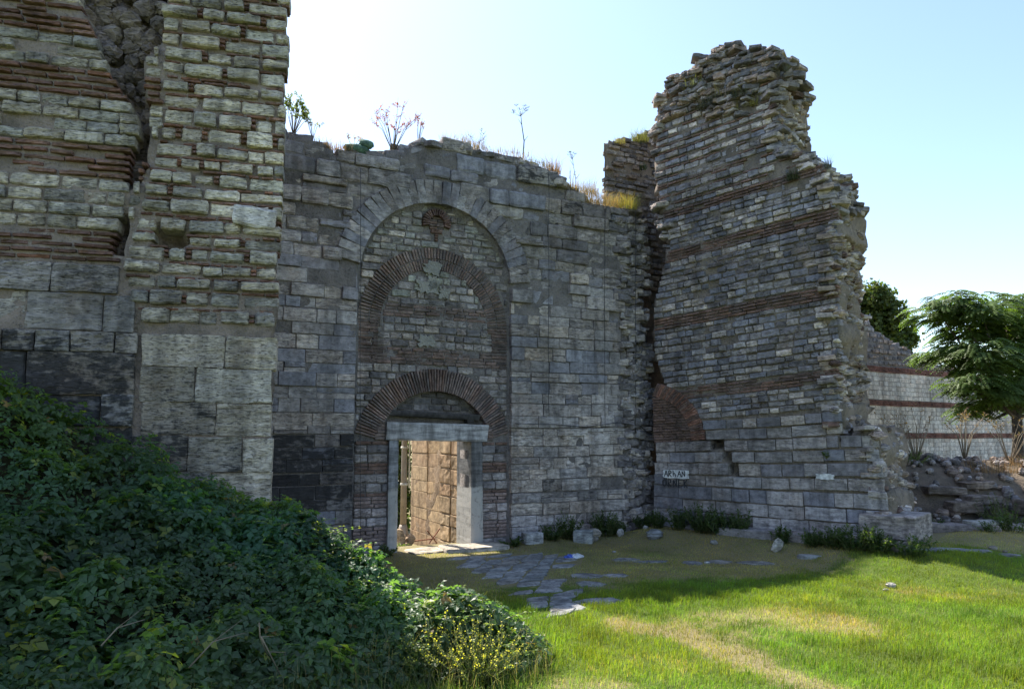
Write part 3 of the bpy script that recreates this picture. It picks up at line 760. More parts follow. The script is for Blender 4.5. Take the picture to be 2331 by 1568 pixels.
# ashlar foot
v = -.25
for h in (.22, .36, .27, .24, .26, .22, .24, .21, .22, .20, .19):
    t = TL * max(0.0, (v - .8) / 2.2)
    course(PR, 'block', 'ashlar', stonezone, v, h, (.28, .75), col_r, -.02, 5.05, tilt=t, gap=.014, proud=(-.01, .035), depth=.30, hj=.04); v += h
while v < 10.2:
    b = [q for q in bands if q[0] - .03 <= v < q[1]]
    if b:
        course(PR, 'brick', 'brick', stonezone, v, .05, (.22, .42), cb_r, 0, 4.6, tilt=TL, gap=.014, proud=(-.015, .02), depth=.2, skip=.05); v += .062
        continue
    h = U(.105, .15)
    nb = [q for q in bands if v < q[0] < v + h + .05]
    if nb: h = max(.1, nb[0][0] - v)
    rough = v > 8.9
    course(PR, 'stone', 'rough', lambda u, v: stonezone(u, v) and not (in_poly(scar, u, v) and R_() < .6), v, h, (.14, .38), col_r, 0, 4.6, tilt=TL, gap=.016, proud=(-.02, .035) if not rough else (-.05, .07), depth=.26, hj=.14, skip=.015 if not rough else .1, vj=.006); v += h
    if v > 6.95:
        course(PR, 'brick', 'brick', lambda u, v: stonezone(u, v) and u < 3.4, v, .042, (.22, .4), cb_r, 0, 4.0, tilt=TL, gap=.03, proud=(-.03, .015), depth=.2, skip=.2); v += .052
# buried brick arch: level courses inside a fan of bricks
v = 1.98
while v < 3.1:
    course(PR, 'brick', 'brick', lambda u, v: u > .03 and arch_e(u, v) < .62 and v > 1.95, v, .052, (.2, .36), lambda u, v: vary(BRKD, .2, .2), 0, 1.4, tilt=.03, gap=.014, proud=(-.02, .015), depth=.2); v += .056
for i in range(34):
    a = math.radians(3 + 80 * i / 34); ru, rv = 1.28 * .9, 1.22 * .9
    PR.add('arch_brick', 'brick', (-.05 + ru * math.cos(a), .085, 2.0 + rv * math.sin(a)), (.30, .22, .046), vary(pick((BRKD, 2), ((.19, .11, .08), 2)), .18, .15), (0, -a * .8, 0))
# rubble: broken end, crest, hollow
def edge_u(v):
    u = 5.1
    while u > 0 and not inR(u, v): u -= .05
    return u
for i in range(1100):
    v = U(.2, 8.9); e = edge_u(v)
    if e < .5: continue
    s = U(.09, .26); y = U(-.02, 1.45)
    sl = R_() < .55
    PR.add('rubble_stone', 'rough' if sl else 'rubble', (e + U(-.07, .03) - (.12 if sl else 0), y, v), (s * U(.9, 1.6), .3, s * .42) if sl else (s * U(.8, 1.4), s * 1.1, s * .55), vary(pick((MID, 3), ((.30, .26, .21), 4), (LIGHT, 2), (BRKD, .8), (PALE, .5)), .2, U(0, .3)), (U(-.1, .1), U(-.1, .1), U(.9, 2.0)) if sl else (U(-.3, .3), U(-.3, .3), U(-1.5, 1.5)))
crest = [p for p in polyR if p[1] > 5.8]
for (u1, v1), (u2, v2) in zip(crest[:-1], crest[1:]):
    n = max(2, int(math.hypot(u2 - u1, v2 - v1) / .06))
    for k in range(n * 2):
        t = R_(); s = U(.08, .26)
        PR.add('rubble_stone', 'rough', (u1 + t * (u2 - u1) + U(-.06, .05), U(.0, 1.3), v1 + t * (v2 - v1) + U(-.12, .04)), (s * 1.5, s * 1.2, s * .42), vary(pick((MID, 4), (DARK, 3), (LIGHT, 1.5), (BRKD, 1)), .2, U(0, .35)), (U(-.3, .3), U(-.25, .25), U(-.8, .8)))
for i in range(420):
    u = U(.5, 3.7); v = U(8.3, 10.2)
    if not inR(u, v) or (v - TL * u < 9.0 and not in_poly(hollow, u, v) and not in_poly(scar, u, v)): continue
    s = U(.08, .24); PR.add('rubble_stone', 'rough', (u, U(-.02, .12), v), (s * 1.5, .3, s * .45), vary(pick((MID, 3), ((.28, .235, .19), 3), (DARK, 2)), .2, U(0, .4)), (U(-.15, .15), U(-.2, .2), U(-.5, .5)))
# stepped footings
course(PR, 'footing_block', 'ashlar', lambda u, v: 1.6 < u < 4.95, .0, .40, (.9, 1.7), lambda u, v: vary((.23, .225, .21), .1, .35), 1.6, 4.95, proud=(.45, .5), depth=.7)
course(PR, 'footing_block', 'ashlar', lambda u, v: 4.15 < u < 5.1, .40, .40, (.9, 1.2), lambda u, v: vary((.25, .245, .23), .1, .3), 4.15, 5.1, proud=(.2, .24), depth=1.0)
course(PR, 'footing_block', 'ashlar', lambda u, v: .3 < u < 4.2, -.2, .45, (.6, 1.1), lambda u, v: vary((.2, .2, .19), .1, .4), .3, 4.2, proud=(.16, .2), depth=.4)
PR.flush()
# painted scrawl on two blocks of the foot
def scrawl(name, word, x0, y0, x1, y1, m, wd, parent, d=.075):
    glyph = {'A': [[(0, 0), (.45, 1), (.9, 0)], [(.2, .4), (.72, .45)]], 'R': [[(0, 0), (.05, 1), (.55, .95), (.6, .6), (.05, .5), (.7, 0)]], 'h': [[(0, 0), (.05, 1)], [(.03, .45), (.35, .6), (.55, .4), (.55, 0)]],
             'N': [[(0, 0), (.05, .9), (.65, .1), (.7, 1)]], 'O': [[(.35, 0), (.05, .3), (.05, .7), (.35, .95), (.65, .7), (.65, .3), (.35, 0)]], 'E': [[(.6, .95), (.05, .95), (.05, 0), (.65, 0)], [(.05, .5), (.5, .5)]],
             'K': [[(.05, 0), (.05, 1)], [(.65, 1), (.08, .45), (.7, 0)]], ':': [[(.15, 1.15), (.22, 1.15)], [(.45, 1.15), (.52, 1.15)]]}
    (ua, va), (ub, vb) = RP.uv(x0, y1), RP.uv(x1, y0); n = len(word.replace(':', '')); cw = (ub - ua) / n; V, Fq = [], []; i = 0
    for ch in word:
        k = i - 1 if ch == ':' else i
        for st in glyph[ch]:
            p = [(ua + k * cw + gx_ * cw * .92, va + gy_ * (vb - va) + (U(-.02, .02)) * (vb - va)) for gx_, gy_ in st]
            for (a0, b0), (a1, b1) in zip(p[:-1], p[1:]):
                L = math.hypot(a1 - a0, b1 - b0) + 1e-6; nx_, ny_ = -(b1 - b0) / L * wd, (a1 - a0) / L * wd; o = len(V)
                for yy in (-d, -d + .02): V += [(a0 + nx_, yy, b0 + ny_), (a0 - nx_, yy, b0 - ny_), (a1 - nx_, yy, b1 - ny_), (a1 + nx_, yy, b1 + ny_)]
                Fq += [(o, o + 1, o + 2, o + 3), (o + 7, o + 6, o + 5, o + 4), (o, o + 4, o + 5, o + 1), (o + 2, o + 6, o + 7, o + 3), (o + 1, o + 5, o + 6, o + 2), (o + 3, o + 7, o + 4, o)]
        if ch != ':': i += 1
    return obj(name, np_mesh(name, V, Fq, smooth=False), m, parent)
def patch(name, x0, y0, x1, y1, m, d, pl=RP, par=None, jag=.14):
    (ua, va), (ub, vb) = pl.uv(x0, y1), pl.uv(x1, y0); V = []; n = 26
    for i in range(n):
        a = 2 * math.pi * i / n; c, s = math.cos(a), math.sin(a); k = 1 / max(abs(c), abs(s)) * (1 - jag * R_())
        V.append(((ua + ub) / 2 + c * k * (ub - ua) / 2, -d, (va + vb) / 2 + s * k * (vb - va) / 2))
    V += [(x, y + .05, z) for x, y, z in V]
    Fq = [tuple(range(n))] + [(i, n + i, n + (i + 1) % n, (i + 1) % n) for i in range(n)]
    return obj(name, np_mesh(name, V, Fq, smooth=False), m, par or RT)
M_PLAST = mortar('pale_plaster', (.31, .295, .265), (.24, .23, .21), (.14, .14, .12))
for q in ((962, 592, 1012, 625), (975, 622, 1000, 660), (948, 636, 1008, 668), (1002, 650, 1030, 680), (950, 760, 1000, 790)): patch('plaster_patch', *q, M_PLAST, -.085, GP, GW, .5)
patch('paint_patch', 1512, 1070, 1570, 1088, M_PAINTW, .062); patch('paint_patch', 1858, 1078, 1902, 1091, plain('worn_white_paint', (.55, .55, .55), .8, .2, var=.35, scale=16), .052, jag=.3)
scrawl('graffiti', 'ARhAN', 1516, 1072, 1566, 1084, M_PAINTK, .008, RT, .068)
scrawl('graffiti', 'O:RNEK', 1512, 1092, 1572, 1107, plain('faded_black_paint', (.05, .05, .055), .8), .007, RT, .07)

# ================================================================== stump of rubble between wall and tower
ST = thing('rubble_stump', (*GP.P(4.3, 0, -.75).xy, 0), GP.a, 'narrow stump of rubble masonry with weeds on its top, beside the ruined tower', 'ruin')
su = [GP.uv(x, y, -.75) for x, y in ((1500, 300), (1470, 300), (1440, 318), (1400, 316), (1382, 330), (1377, 350), (1380, 480))]
su = [(u - 4.3, v) for u, v in su]; su += [(su[-1][0], -.3), (su[0][0] + .7, -.3), (su[0][0] + .7, su[0][1])]
inS = lambda u, v: in_poly(su, u, v)
core('mortar_core', inS, (-1.2, 2.2, -.3, 9.8), .11, 1.1, M_MORT_R, ST, None, .05, -.03, 31, .11, -.8)
PS = Pieces(ST); v = 5.0
while v < 9.6:
    h = U(.11, .17)
    course(PS, 'stone', 'rough', inS, v, h, (.14, .34), lambda u, v: vary(pick((MID, 3), (DARK, 2), (LIGHT, 1.2), ((.29, .25, .20), 2)), .2, U(0, .4)), -1.0, 2.0, gap=.03, proud=(-.03, .08), depth=.2, hj=.25, vj=.02, skip=.08); v += h
for i in range(150):
    u, v = U(-1, 2), U(5.5, 9.6)
    if not inS(u, v) or inS(u - .15, v + .12): continue
    s = U(.1, .24); yy = U(-.02, .9); PS.add('rubble_stone', 'rough', (u + .8 * yy, yy, v - .03), (s * 1.4, s * 1.2, s * .5), vary(pick((MID, 3), (DARK, 2)), .2, .2), (0, U(-.2, .2), U(-.6, .6)))
PS.flush()

# ================================================================== cracked tower
LT = thing('cracked_tower', (LP.O[0], LP.O[1], 0), LP.a, 'tall tower of pale stones and red brick courses split by a deep crack', 'tower')
zl = lambda pts: [(x * .3469, y * .3469) for x, y in pts]
lw = zl([(470, -900), (480, -300), (510, 0), (620, 230), (700, 440), (790, 580), (850, 680), (915, 800), (880, 900), (850, 970), (850, 1050), (840, 1200), (790, 1400), (770, 1500), (720, 1650)])
rw = zl([(1130, -900), (1110, -300), (1070, 0), (1040, 250), (920, 420), (940, 600), (975, 800), (975, 920), (930, 1050), (865, 1200), (820, 1350), (830, 1500), (760, 1700)])
ext = lambda p: LP.uv(*p)
crackp = [ext(p) for p in lw] + [ext(p) for p in rw[::-1]]
TOPL = 10.6
def seam(v):                                   # where the two builds of the tower meet, below the crack
    pts = [(-1.77, 0), (-1.50, 2.3), (-1.53, 3.05), (-1.56, 3.55), (-1.77, 4.0), (-1.72, 4.4), (-1.62, 4.8), (-1.55, 5.3), (-1.40, 6), (-1.5, 7), (-1.7, 8), (-1.75, 11)]
    return float(np.interp(v, [p[1] for p in pts], [p[0] for p in pts]))
in_crack = lambda u, v: in_poly(crackp, u, v)
hole = [LP.uv(x, y) for x, y in ((350, 508), (412, 515), (425, 545), (415, 562), (350, 556))]
edge_l = lambda v: .0 + .02 * float(vnoise(v * 3.1, 0, 0, 4))
inL = lambda u, v: -4.4 < u < edge_l(v) and -.3 < v < TOPL
def l_recess(u, v):
    if in_crack(u, v): return .55 + .1 * math.sin(u * 9 + v * 5)
    if in_poly(hole, u, v): return .4
    return 0.0
core('mortar_core', inL, (-4.5, .05, -.3, TOPL), .09, .7, M_MORT_L, LT, l_recess, .03, -.05, 51, 0, .9)
# mass of the tower behind its face
def prism(name, foot, z0, z1, m, parent):
    n = len(foot); V = [(x, y, z0) for x, y in foot] + [(x, y, z1) for x, y in foot]
    Fq = [tuple(range(n - 1, -1, -1)), tuple(range(n, 2 * n))] + [(i, (i + 1) % n, n + (i + 1) % n, n + i) for i in range(n)]
    return obj(name, np_mesh(name, V, Fq, smooth=False), m, parent)
prism('tower_body', [(-.66, .68), (-3.2, 4.9), (-7.5, 5.0), (-7.5, .3), (-4.35, .3), (-.35, .66)], -.3, TOPL - .1, M_MORT_L, LT)
PL = Pieces(LT)
lsec = lambda u, v: inL(u, v) and u < seam(v) - .02 and not in_crack(u, v)
rsec = lambda u, v: inL(u, v) and u > seam(v) + .02 and not in_crack(u, v) and not in_poly(hole, u, v)
def soot_l(u, v): return .28 + .5 * float(sstep(3.9, 2.9, v)) + U(-.06, .10)
col_l = lambda u, v: warm(vary(pick((PALE, 1.5), (LIGHT, 4), ((.33, .32, .285), 3), (MID, 1.6)), .12, .22 + U(-.1, .2) if v > 3.3 else soot_l(u, v)))
col_lb = lambda u, v: vary(pick((BRK, 4), ((.155, .09, .07), 4), (BRKO, .6 if True else 0), ((.19, .12, .098), 3)), .15, U(.05, .3) + .15 * float(sstep(5.4, 4.6, v)))
yv = lambda y, x=150: LP.uv(x, y)[1]
# left build: alternating stone and brick
v = 1.83
for h in (.37, .37, .50, .25, .45, .34):               # great blocks, soot-black below
    course(PL, 'great_block', 'big', lsec, v, h, (.62, 1.05) if h > .3 else (.32, .55), lambda u, v: vary(pick((LIGHT, 2), ((.33, .325, .30), 2), (MID, 1)), .1, soot_l(u, v)), -4.4, 0, gap=.02, proud=(-.03, .06), depth=.4); v += h
tabl = [('b', yv(590), yv(516)), ('s', yv(516), yv(396), 4), ('b', yv(396), yv(318)), ('s', yv(318), yv(212), 4), ('b', yv(212), yv(148)), ('s', yv(148), yv(75), 3), ('b', yv(75), yv(3)), ('s', yv(3), yv(3) + .55, 3), ('b', yv(3) + .55, yv(3) + .95), ('s', yv(3) + .95, yv(3) + 1.5, 3), ('b', yv(3) + 1.5, yv(3) + 1.9), ('s', yv(3) + 1.9, TOPL - .1, 6)]
for row in tabl:
    a, b = row[1], row[2]
    if row[0] == 'b':
        n = max(2, round((b - a) / .083)); h = (b - a) / n
        for k in range(n): course(PL, 'brick', 'brick', lsec, a + k * h + h * .2, h * .60, (.26, .46), col_lb, -4.4, 0, gap=.022, proud=(-.015, .03), depth=.25, skip=.07, vj=.004)
    else:
        n = row[3]; h = (b - a) / n
        for k in range(n): course(PL, 'stone', 'rough', lsec, a + k * h, h, (.22, .55), col_l, -4.4, 0, gap=.018, proud=(-.03, .035), depth=.3, hj=.08, skip=.02)
# right build: large plastered blocks below, pale fieldstones with brick chips above
v = 1.28
for h in (.40, .42, .40, .42, .40):
    course(PL, 'great_block', 'big', rsec, v, h, (.55, 1.0), lambda u, v: warm(vary(pick((LIGHT, 2), ((.36, .345, .30), 3)), .1, (.58 + U(-.12, .16)) if u < -.5 else U(.15, .45))), -2, .05, gap=.012, proud=(-.02, .015), depth=.35); v += h
v = yv(737, 470)
while v < TOPL - .2:
    h = U(.105, .165)
    def col_f(u, w):
        d = float(sstep(4.6, 3.6, w)); return warm(vary(pick((PALE, 4 - 2 * d), (LIGHT, 4), ((.40, .39, .34), 2), (MID, .5 + 2 * d)), .12, U(-.05, .15) + .25 * d))
    for a, b in intervals(rsec, v + h / 2, -2.2, .06):
        u = a + U(-.02, .03); last = b
        while u < b - .06:
            L = U(.15, .44)
            if b - u - L < .13: L = b - u - .005
            if L < .08: break
            hh = h * U(.82, 1.12)
            PL.add('fieldstone', 'round' if R_() < .2 else 'rough', (u + L / 2, -U(-.02, .055) + .15, v + h / 2 + U(-.012, .012)), (L, .3, hh), col_f(u, v), (U(-.02, .02), U(-.03, .03) + (math.pi if R_() < .5 else 0), U(-.02, .02)))
            g = U(.012, .075)
            if g > .055 and b - u - L > .15:
                for k in range(2): PL.add('brick', 'brick', (u + L + g / 2, .10, v + h * (.3 + .4 * k)), (g * .9, .25, .035), col_lb(u, v), (0, U(-.1, .1), 0))
            u += L + g
    v += h + .008
    n = 1 if R_() < .85 else 2
    for k in range(n):
        dens = .25 if v > 6.2 else .12
        course(PL, 'brick', 'brick', rsec, v, .032, (.12, .34), col_lb, -2.2, .06, gap=.03, proud=(-.03, .02), depth=.25, skip=dens, vj=.008); v += .042
    v += .006
# one big pale slab near the corner
PL.add('fieldstone', 'rough', (LP.uv(580, 497)[0], .06, LP.uv(580, 497)[1]), (.52, .3, .25), (.62, .56, .53, 0), (0, .12, 0))
# rubble inside the crack
for i in range(1100):
    u, v = U(-2.5, -1.0), U(4.2, 10.4)
    if not in_crack(u, v): continue
    s = U(.10, .30); PL.add('rubble_stone', 'rubble', (u, U(.32, .60), v), (s, s, s * .8), vary(((.17, .15, .135)), .2, .25), (U(-1, 1), U(-1, 1), U(-1, 1)))
PL.flush()

# ================================================================== foliage builders
def unit(a): return a / np.maximum(np.linalg.norm(a, axis=-1, keepdims=True), 1e-9)
def leaves(name, base, axis, nrm, ln, wd, col, m, parent=None, fold=.25, droop=.0):
    """one mesh of folded leaves: base point, pointing axis, facing nrm"""
    n = len(base); axis = unit(axis); side = unit(np.cross(axis, nrm)); up = np.cross(side, axis)
    ln, wd = np.asarray(ln).reshape(-1, 1), np.asarray(wd).reshape(-1, 1)
    mid = base + axis * ln * .48 + up * 0; tip = base + axis * ln - up * ln * droop
    Lf, Rt = mid - side * wd * .5 + up * wd * fold, mid + side * wd * .5 + up * wd * fold
    V = np.stack([base, Lf, mid, Rt, tip], 1).reshape(-1, 3); o = (np.arange(n) * 5)[:, None]
    Fq = np.concatenate([o + np.array([[0, 2, 1]]), o + np.array([[2, 4, 1]]), o + np.array([[0, 3, 2]]), o + np.array([[2, 3, 4]])], 0)
    C = np.repeat(np.hstack([col, np.ones((n, 1))]), 5, 0)
    return obj(name, np_mesh(name, V, Fq, C, smooth=False), m, parent)
def blades(name, base, lean, h, wd, col, m, parent=None, curl=.35):
    n = len(base); h = h.reshape(-1, 1); wd = wd.reshape(-1, 1)
    a = rng.uniform(0, 2 * np.pi, n); side = np.stack([np.cos(a), np.sin(a), 0 * a], -1)
    up = np.array([[0, 0, 1.0]]); mid = base + up * h * .55 + lean * h * curl * .4; tip = base + up * h * (1 - .25 * np.linalg.norm(lean, axis=1, keepdims=True)) + lean * h * curl * 1.6
    V = np.stack([base - side * wd, base + side * wd, mid + side * wd * .75, mid - side * wd * .75, tip], 1).reshape(-1, 3); o = (np.arange(n) * 5)[:, None]
    Fq = np.concatenate([o + np.array([[0, 1, 2]]), o + np.array([[0, 2, 3]]), o + np.array([[3, 2, 4]])], 0)
    C = np.repeat(np.hstack([col, np.ones((n, 1))]), 5, 0)
    return obj(name, np_mesh(name, V, Fq, C, smooth=False), m, parent)
def cvar(c, n, k=.25, hue=.12):
    g = 1 + rng.uniform(-k, k, (n, 1)); w = rng.uniform(-hue, hue, (n, 1))
    return np.clip(np.array([c]) * g * (1 + np.hstack([w, 0 * w, -w])), .004, 1)
def rdir(n):
    return unit(rng.normal(size=(n, 3)))

# ================================================================== lawn grass
def lawn_grass():
    N = 460000
    y = 4.6 + (16.4 - 4.6) * rng.random(N) ** 1.15; x = -2.2 + 13.6 * rng.random(N)
    keep = (x < .92 * y + .6) & (x + y < 26.5); x, y = x[keep], y[keep]
    d, b = lawn(x, y); u, s = gate_side(x, y)
    ur = (x - RP.O[0]) * RP.w[0] + (y - RP.O[1]) * RP.w[1]; sr = -((x - RP.O[0]) * RP.n[0] + (y - RP.O[1]) * RP.n[1])
    keep = (rng.random(len(x)) > .85 * b) & (s < -.1) & ~((sr > -.2) & (ur < 5.0) & (ur > 0))
    for (cx, cy, rx, ry, ro) in FLAGS:
        a_, b_ = (x - cx) * math.cos(ro) + (y - cy) * math.sin(ro), -(x - cx) * math.sin(ro) + (y - cy) * math.cos(ro)
        keep &= ((a_ / rx) ** 2 + (b_ / ry) ** 2) > .55
    x, y, d, b = x[keep], y[keep], d[keep], b[keep]; n = len(x)
    cl = vnoise(x * 7, y * 7, 0, 61) * .5 + .5
    isdry = rng.random(n) < np.clip(d * .92 - .08 + .45 * (cl - .5), 0, .9)
    h = np.where(isdry, rng.uniform(.025, .07, n), rng.uniform(.035, .11, n) * (.4 + 1.1 * cl) * (1.1 - .5 * d))
    inp = np.array([in_poly(fpoly, a_, b_) for a_, b_ in zip(x, y)]); _, py_ = project(x, y, 0 * x)
    h = h * np.where(inp, .35, 1) * np.interp(py_, [1260, 1330, 1390], [.55, .7, 1.0])
    green = cvar((.175, .245, .03), n, .38, .22); straw = cvar((.37, .325, .13), n, .3, .12)
    col = np.where(isdry[:, None], straw, green * (1 - .25 * d[:, None]) + straw * .3 * d[:, None])
    col = col * (1 + .28 * vnoise(x * 2.2, y * 2.2, 0, 64) + .22 * vnoise(x * 6, y * 6, 0, 65))[:, None] * (1 + vnoise(x * 1.1, y * 1.1, 0, 66)[:, None] * np.array([[.22, .02, -.1]]))
    col = np.clip(col, .01, 1)
    wind = np.stack([.5 + .4 * vnoise(x * 1.3, y * 1.3, 0, 62), .3 * vnoise(x * 1.3, y * 1.3, 4, 63), 0 * x], -1)
    lean = rng.normal(0, .55, (n, 3)) * [1, 1, 0] + wind * .6
    o = blades('lawn_grass', np.stack([x, y, gz(x, y) - .004], -1), lean, h, rng.uniform(.0018, .0036, n), col, M_GRASS)
    tag(o, 'mown lawn grass, green with straw-dry worn patches', None, kind='stuff')

# ================================================================== flagstone path
fp = [gnd(x, y) for x, y in ((1030, 1268), (1165, 1260), (1330, 1268), (1322, 1290), (1235, 1305), (1300, 1345), (1335, 1398), (1235, 1405), (1160, 1352), (1095, 1305), (1040, 1285))]
fpoly = [(p[0], p[1]) for p in fp]
def sheet(name, poly, dz, m):
    n = len(poly); V = [(x, y, gzf(x, y) + dz) for x, y in poly]
    return obj(name, np_mesh(name, V, [tuple(range(n))[::-1]]), m)
c0 = (sum(p[0] for p in fpoly) / len(fpoly), sum(p[1] for p in fpoly) / len(fpoly))
path = thing('stone_path', (c0[0], c0[1], 0), 0, 'old worn flagstone path leading to the doorway', 'path'); path['kind'] = 'structure'
del path['category']
FLAGS = []
def flag(cx, cy, P0, rot, col, parent=None, ofs=(0, 0), t=.10, lift=.012):
    """one worn slab: outline P0 about (cx, cy)"""
    k = len(P0); rx = max(abs(p[0]) for p in P0); ry = max(abs(p[1]) for p in P0); FLAGS.append((cx, cy, rx, ry, rot)); V = []
    for z, sca in ((0, .93), (-.010, 1.0), (-t, 1.03)):
        for a, b in P0: V.append((a * sca, b * sca, z + (U(-.004, .004) if z == 0 else 0)))
    V.append((0, 0, .003))
    Fq = [(i, (i + 1) % k, 3 * k) for i in range(k)]
    for r in (0, 1): Fq += [(r * k + i, (r + 1) * k + i, (r + 1) * k + (i + 1) % k, r * k + (i + 1) % k) for i in range(k)]
    o = obj('paving_stone', np_mesh('paving_stone', V, Fq, smooth=False), M_STONE, parent, (cx - ofs[0], cy - ofs[1], gzf(cx, cy) + lift), (U(-.025, .025), U(-.025, .025), rot)); o.color = col
    return o
def ngon(rx, ry):
    k = random.choice((6, 7, 8)); return [(rx * U(.82, 1.1) * math.cos(2 * math.pi * (i + U(-.25, .25)) / k), ry * U(.82, 1.1) * math.sin(2 * math.pi * (i + U(-.25, .25)) / k)) for i in range(k)]
slate = lambda: vary(pick(((.165, .185, .178), 4), ((.205, .225, .215), 3), ((.18, .19, .17), 2)), .12, U(0, .2))
SX, SY, ca, sa = .40, .25, math.cos(.5), math.sin(.5)
def gridpt(i, j):
    h1, h2 = _h(np.int64(i + 50), np.int64(j + 50), np.int64(1), 5), _h(np.int64(i + 50), np.int64(j + 50), np.int64(2), 6)
    a, b = (i + (.5 if j % 2 else 0) + (float(h1) - .5) * .42) * SX, (j + (float(h2) - .5) * .45) * SY
    return (c0[0] + ca * a - sa * b, c0[1] + sa * a + ca * b)
for i in range(-16, 17):
    for j in range(-22, 23):
        Q = [gridpt(i, j), gridpt(i + 1, j), gridpt(i + 1 + (1 if j % 2 else 0), j + 1), gridpt(i + (1 if j % 2 else 0), j + 1)]
        cx, cy = sum(p[0] for p in Q) / 4, sum(p[1] for p in Q) / 4
        if not in_poly(fpoly, cx, cy) or R_() < .08: continue
        P8 = []
        for k in range(4):
            p, q2 = Q[k], Q[(k + 1) % 4]
            for t in (.13, .5, .87): P8.append(((p[0] + t * (q2[0] - p[0]) - cx) * .93 + U(-.012, .012), (p[1] + t * (q2[1] - p[1]) - cy) * .93 + U(-.012, .012)))
        flag(cx, cy, P8, 0.0, slate(), path, c0)
for (x, y) in ((1365, 1370), (1300, 1385), (1345, 1330), (1425, 1275), (1480, 1280), (1575, 1282), (1640, 1280), (1720, 1284), (1850, 1284), (2030, 1286), (2120, 1286), (2170, 1285), (2230, 1286), (2290, 1288), (1400, 1310), (1335, 1312)):
    p = gnd(x, y); flag(p[0], p[1], ngon(U(.18, .34), U(.12, .22)), U(-.3, .3), slate(), path, c0)
lawn_grass()
# worn sill in the doorway, in the sun
o = obj('door_sill', np_mesh('door_sill', *stone_geo('rough', 2.2, 5)), M_STONE, GW, (.55, -.30, .02), (math.radians(-90), 0, -.12), (1.25, .12, .62)); o.color = (.50, .44, .36, 0)
o = obj('door_sill', np_mesh('door_sill', *stone_geo('rough', 1.5, 6)), M_STONE, GW, (-.25, -.1, -.02), (math.radians(-90), 0, .1), (.8, .1, .6)); o.color = (.45, .39, .31, 0)

# ================================================================== brambles
BX = [-8, -5.3, -4.95, -4.3, -3.6, -2.92, -2.37, -1.95, -1.41, -.9, -.63, -.25, -.05, .22, .4]
BZ = [2.35, 2.58, 2.28, 2.02, 1.68, 1.36, 1.22, 1.02, .84, .58, .72, .55, .30, .07, 0]
BYr = [7.0, 7.85, 8.0, 8.2, 8.45, 8.55, 8.4, 8.15, 7.85, 7.45, 7.2, 7.1, 7.1, 7.15, 7.2]
BYf = [2.6, 3.4, 3.5, 3.9, 4.2, 4.5, 4.8, 5.1, 5.75, 6.3, 6.5, 6.6, 6.7, 6.9, 7.0]
def bram(x, y):
    zr, yr, yf = np.interp(x, BX, BZ), np.interp(x, BX, BYr), np.interp(x, BX, BYf)
    t = np.clip((y - yf) / (yr - yf), 0, 1)
    z = zr * np.where(y < yr, t ** np.interp(x, [-3, -1], [.72, 1.0]), np.clip(1 - ((y - yr) / .75) ** 2, 0, 1))
    return z * (1 + .22 * fbm(x * 1.5, y * 1.5, 0, 71)) + .30 * np.minimum(1, zr + .15) * fbm(x * 2.7, y * 2.7, 0, 72) * sstep(.03, .2, z)
BR = thing('bramble_thicket', (-2.6, 6.4, 0), 0, 'dense mound of dark green brambles spilling over the foot of the cracked tower', 'bramble'); BR['kind'] = 'stuff'
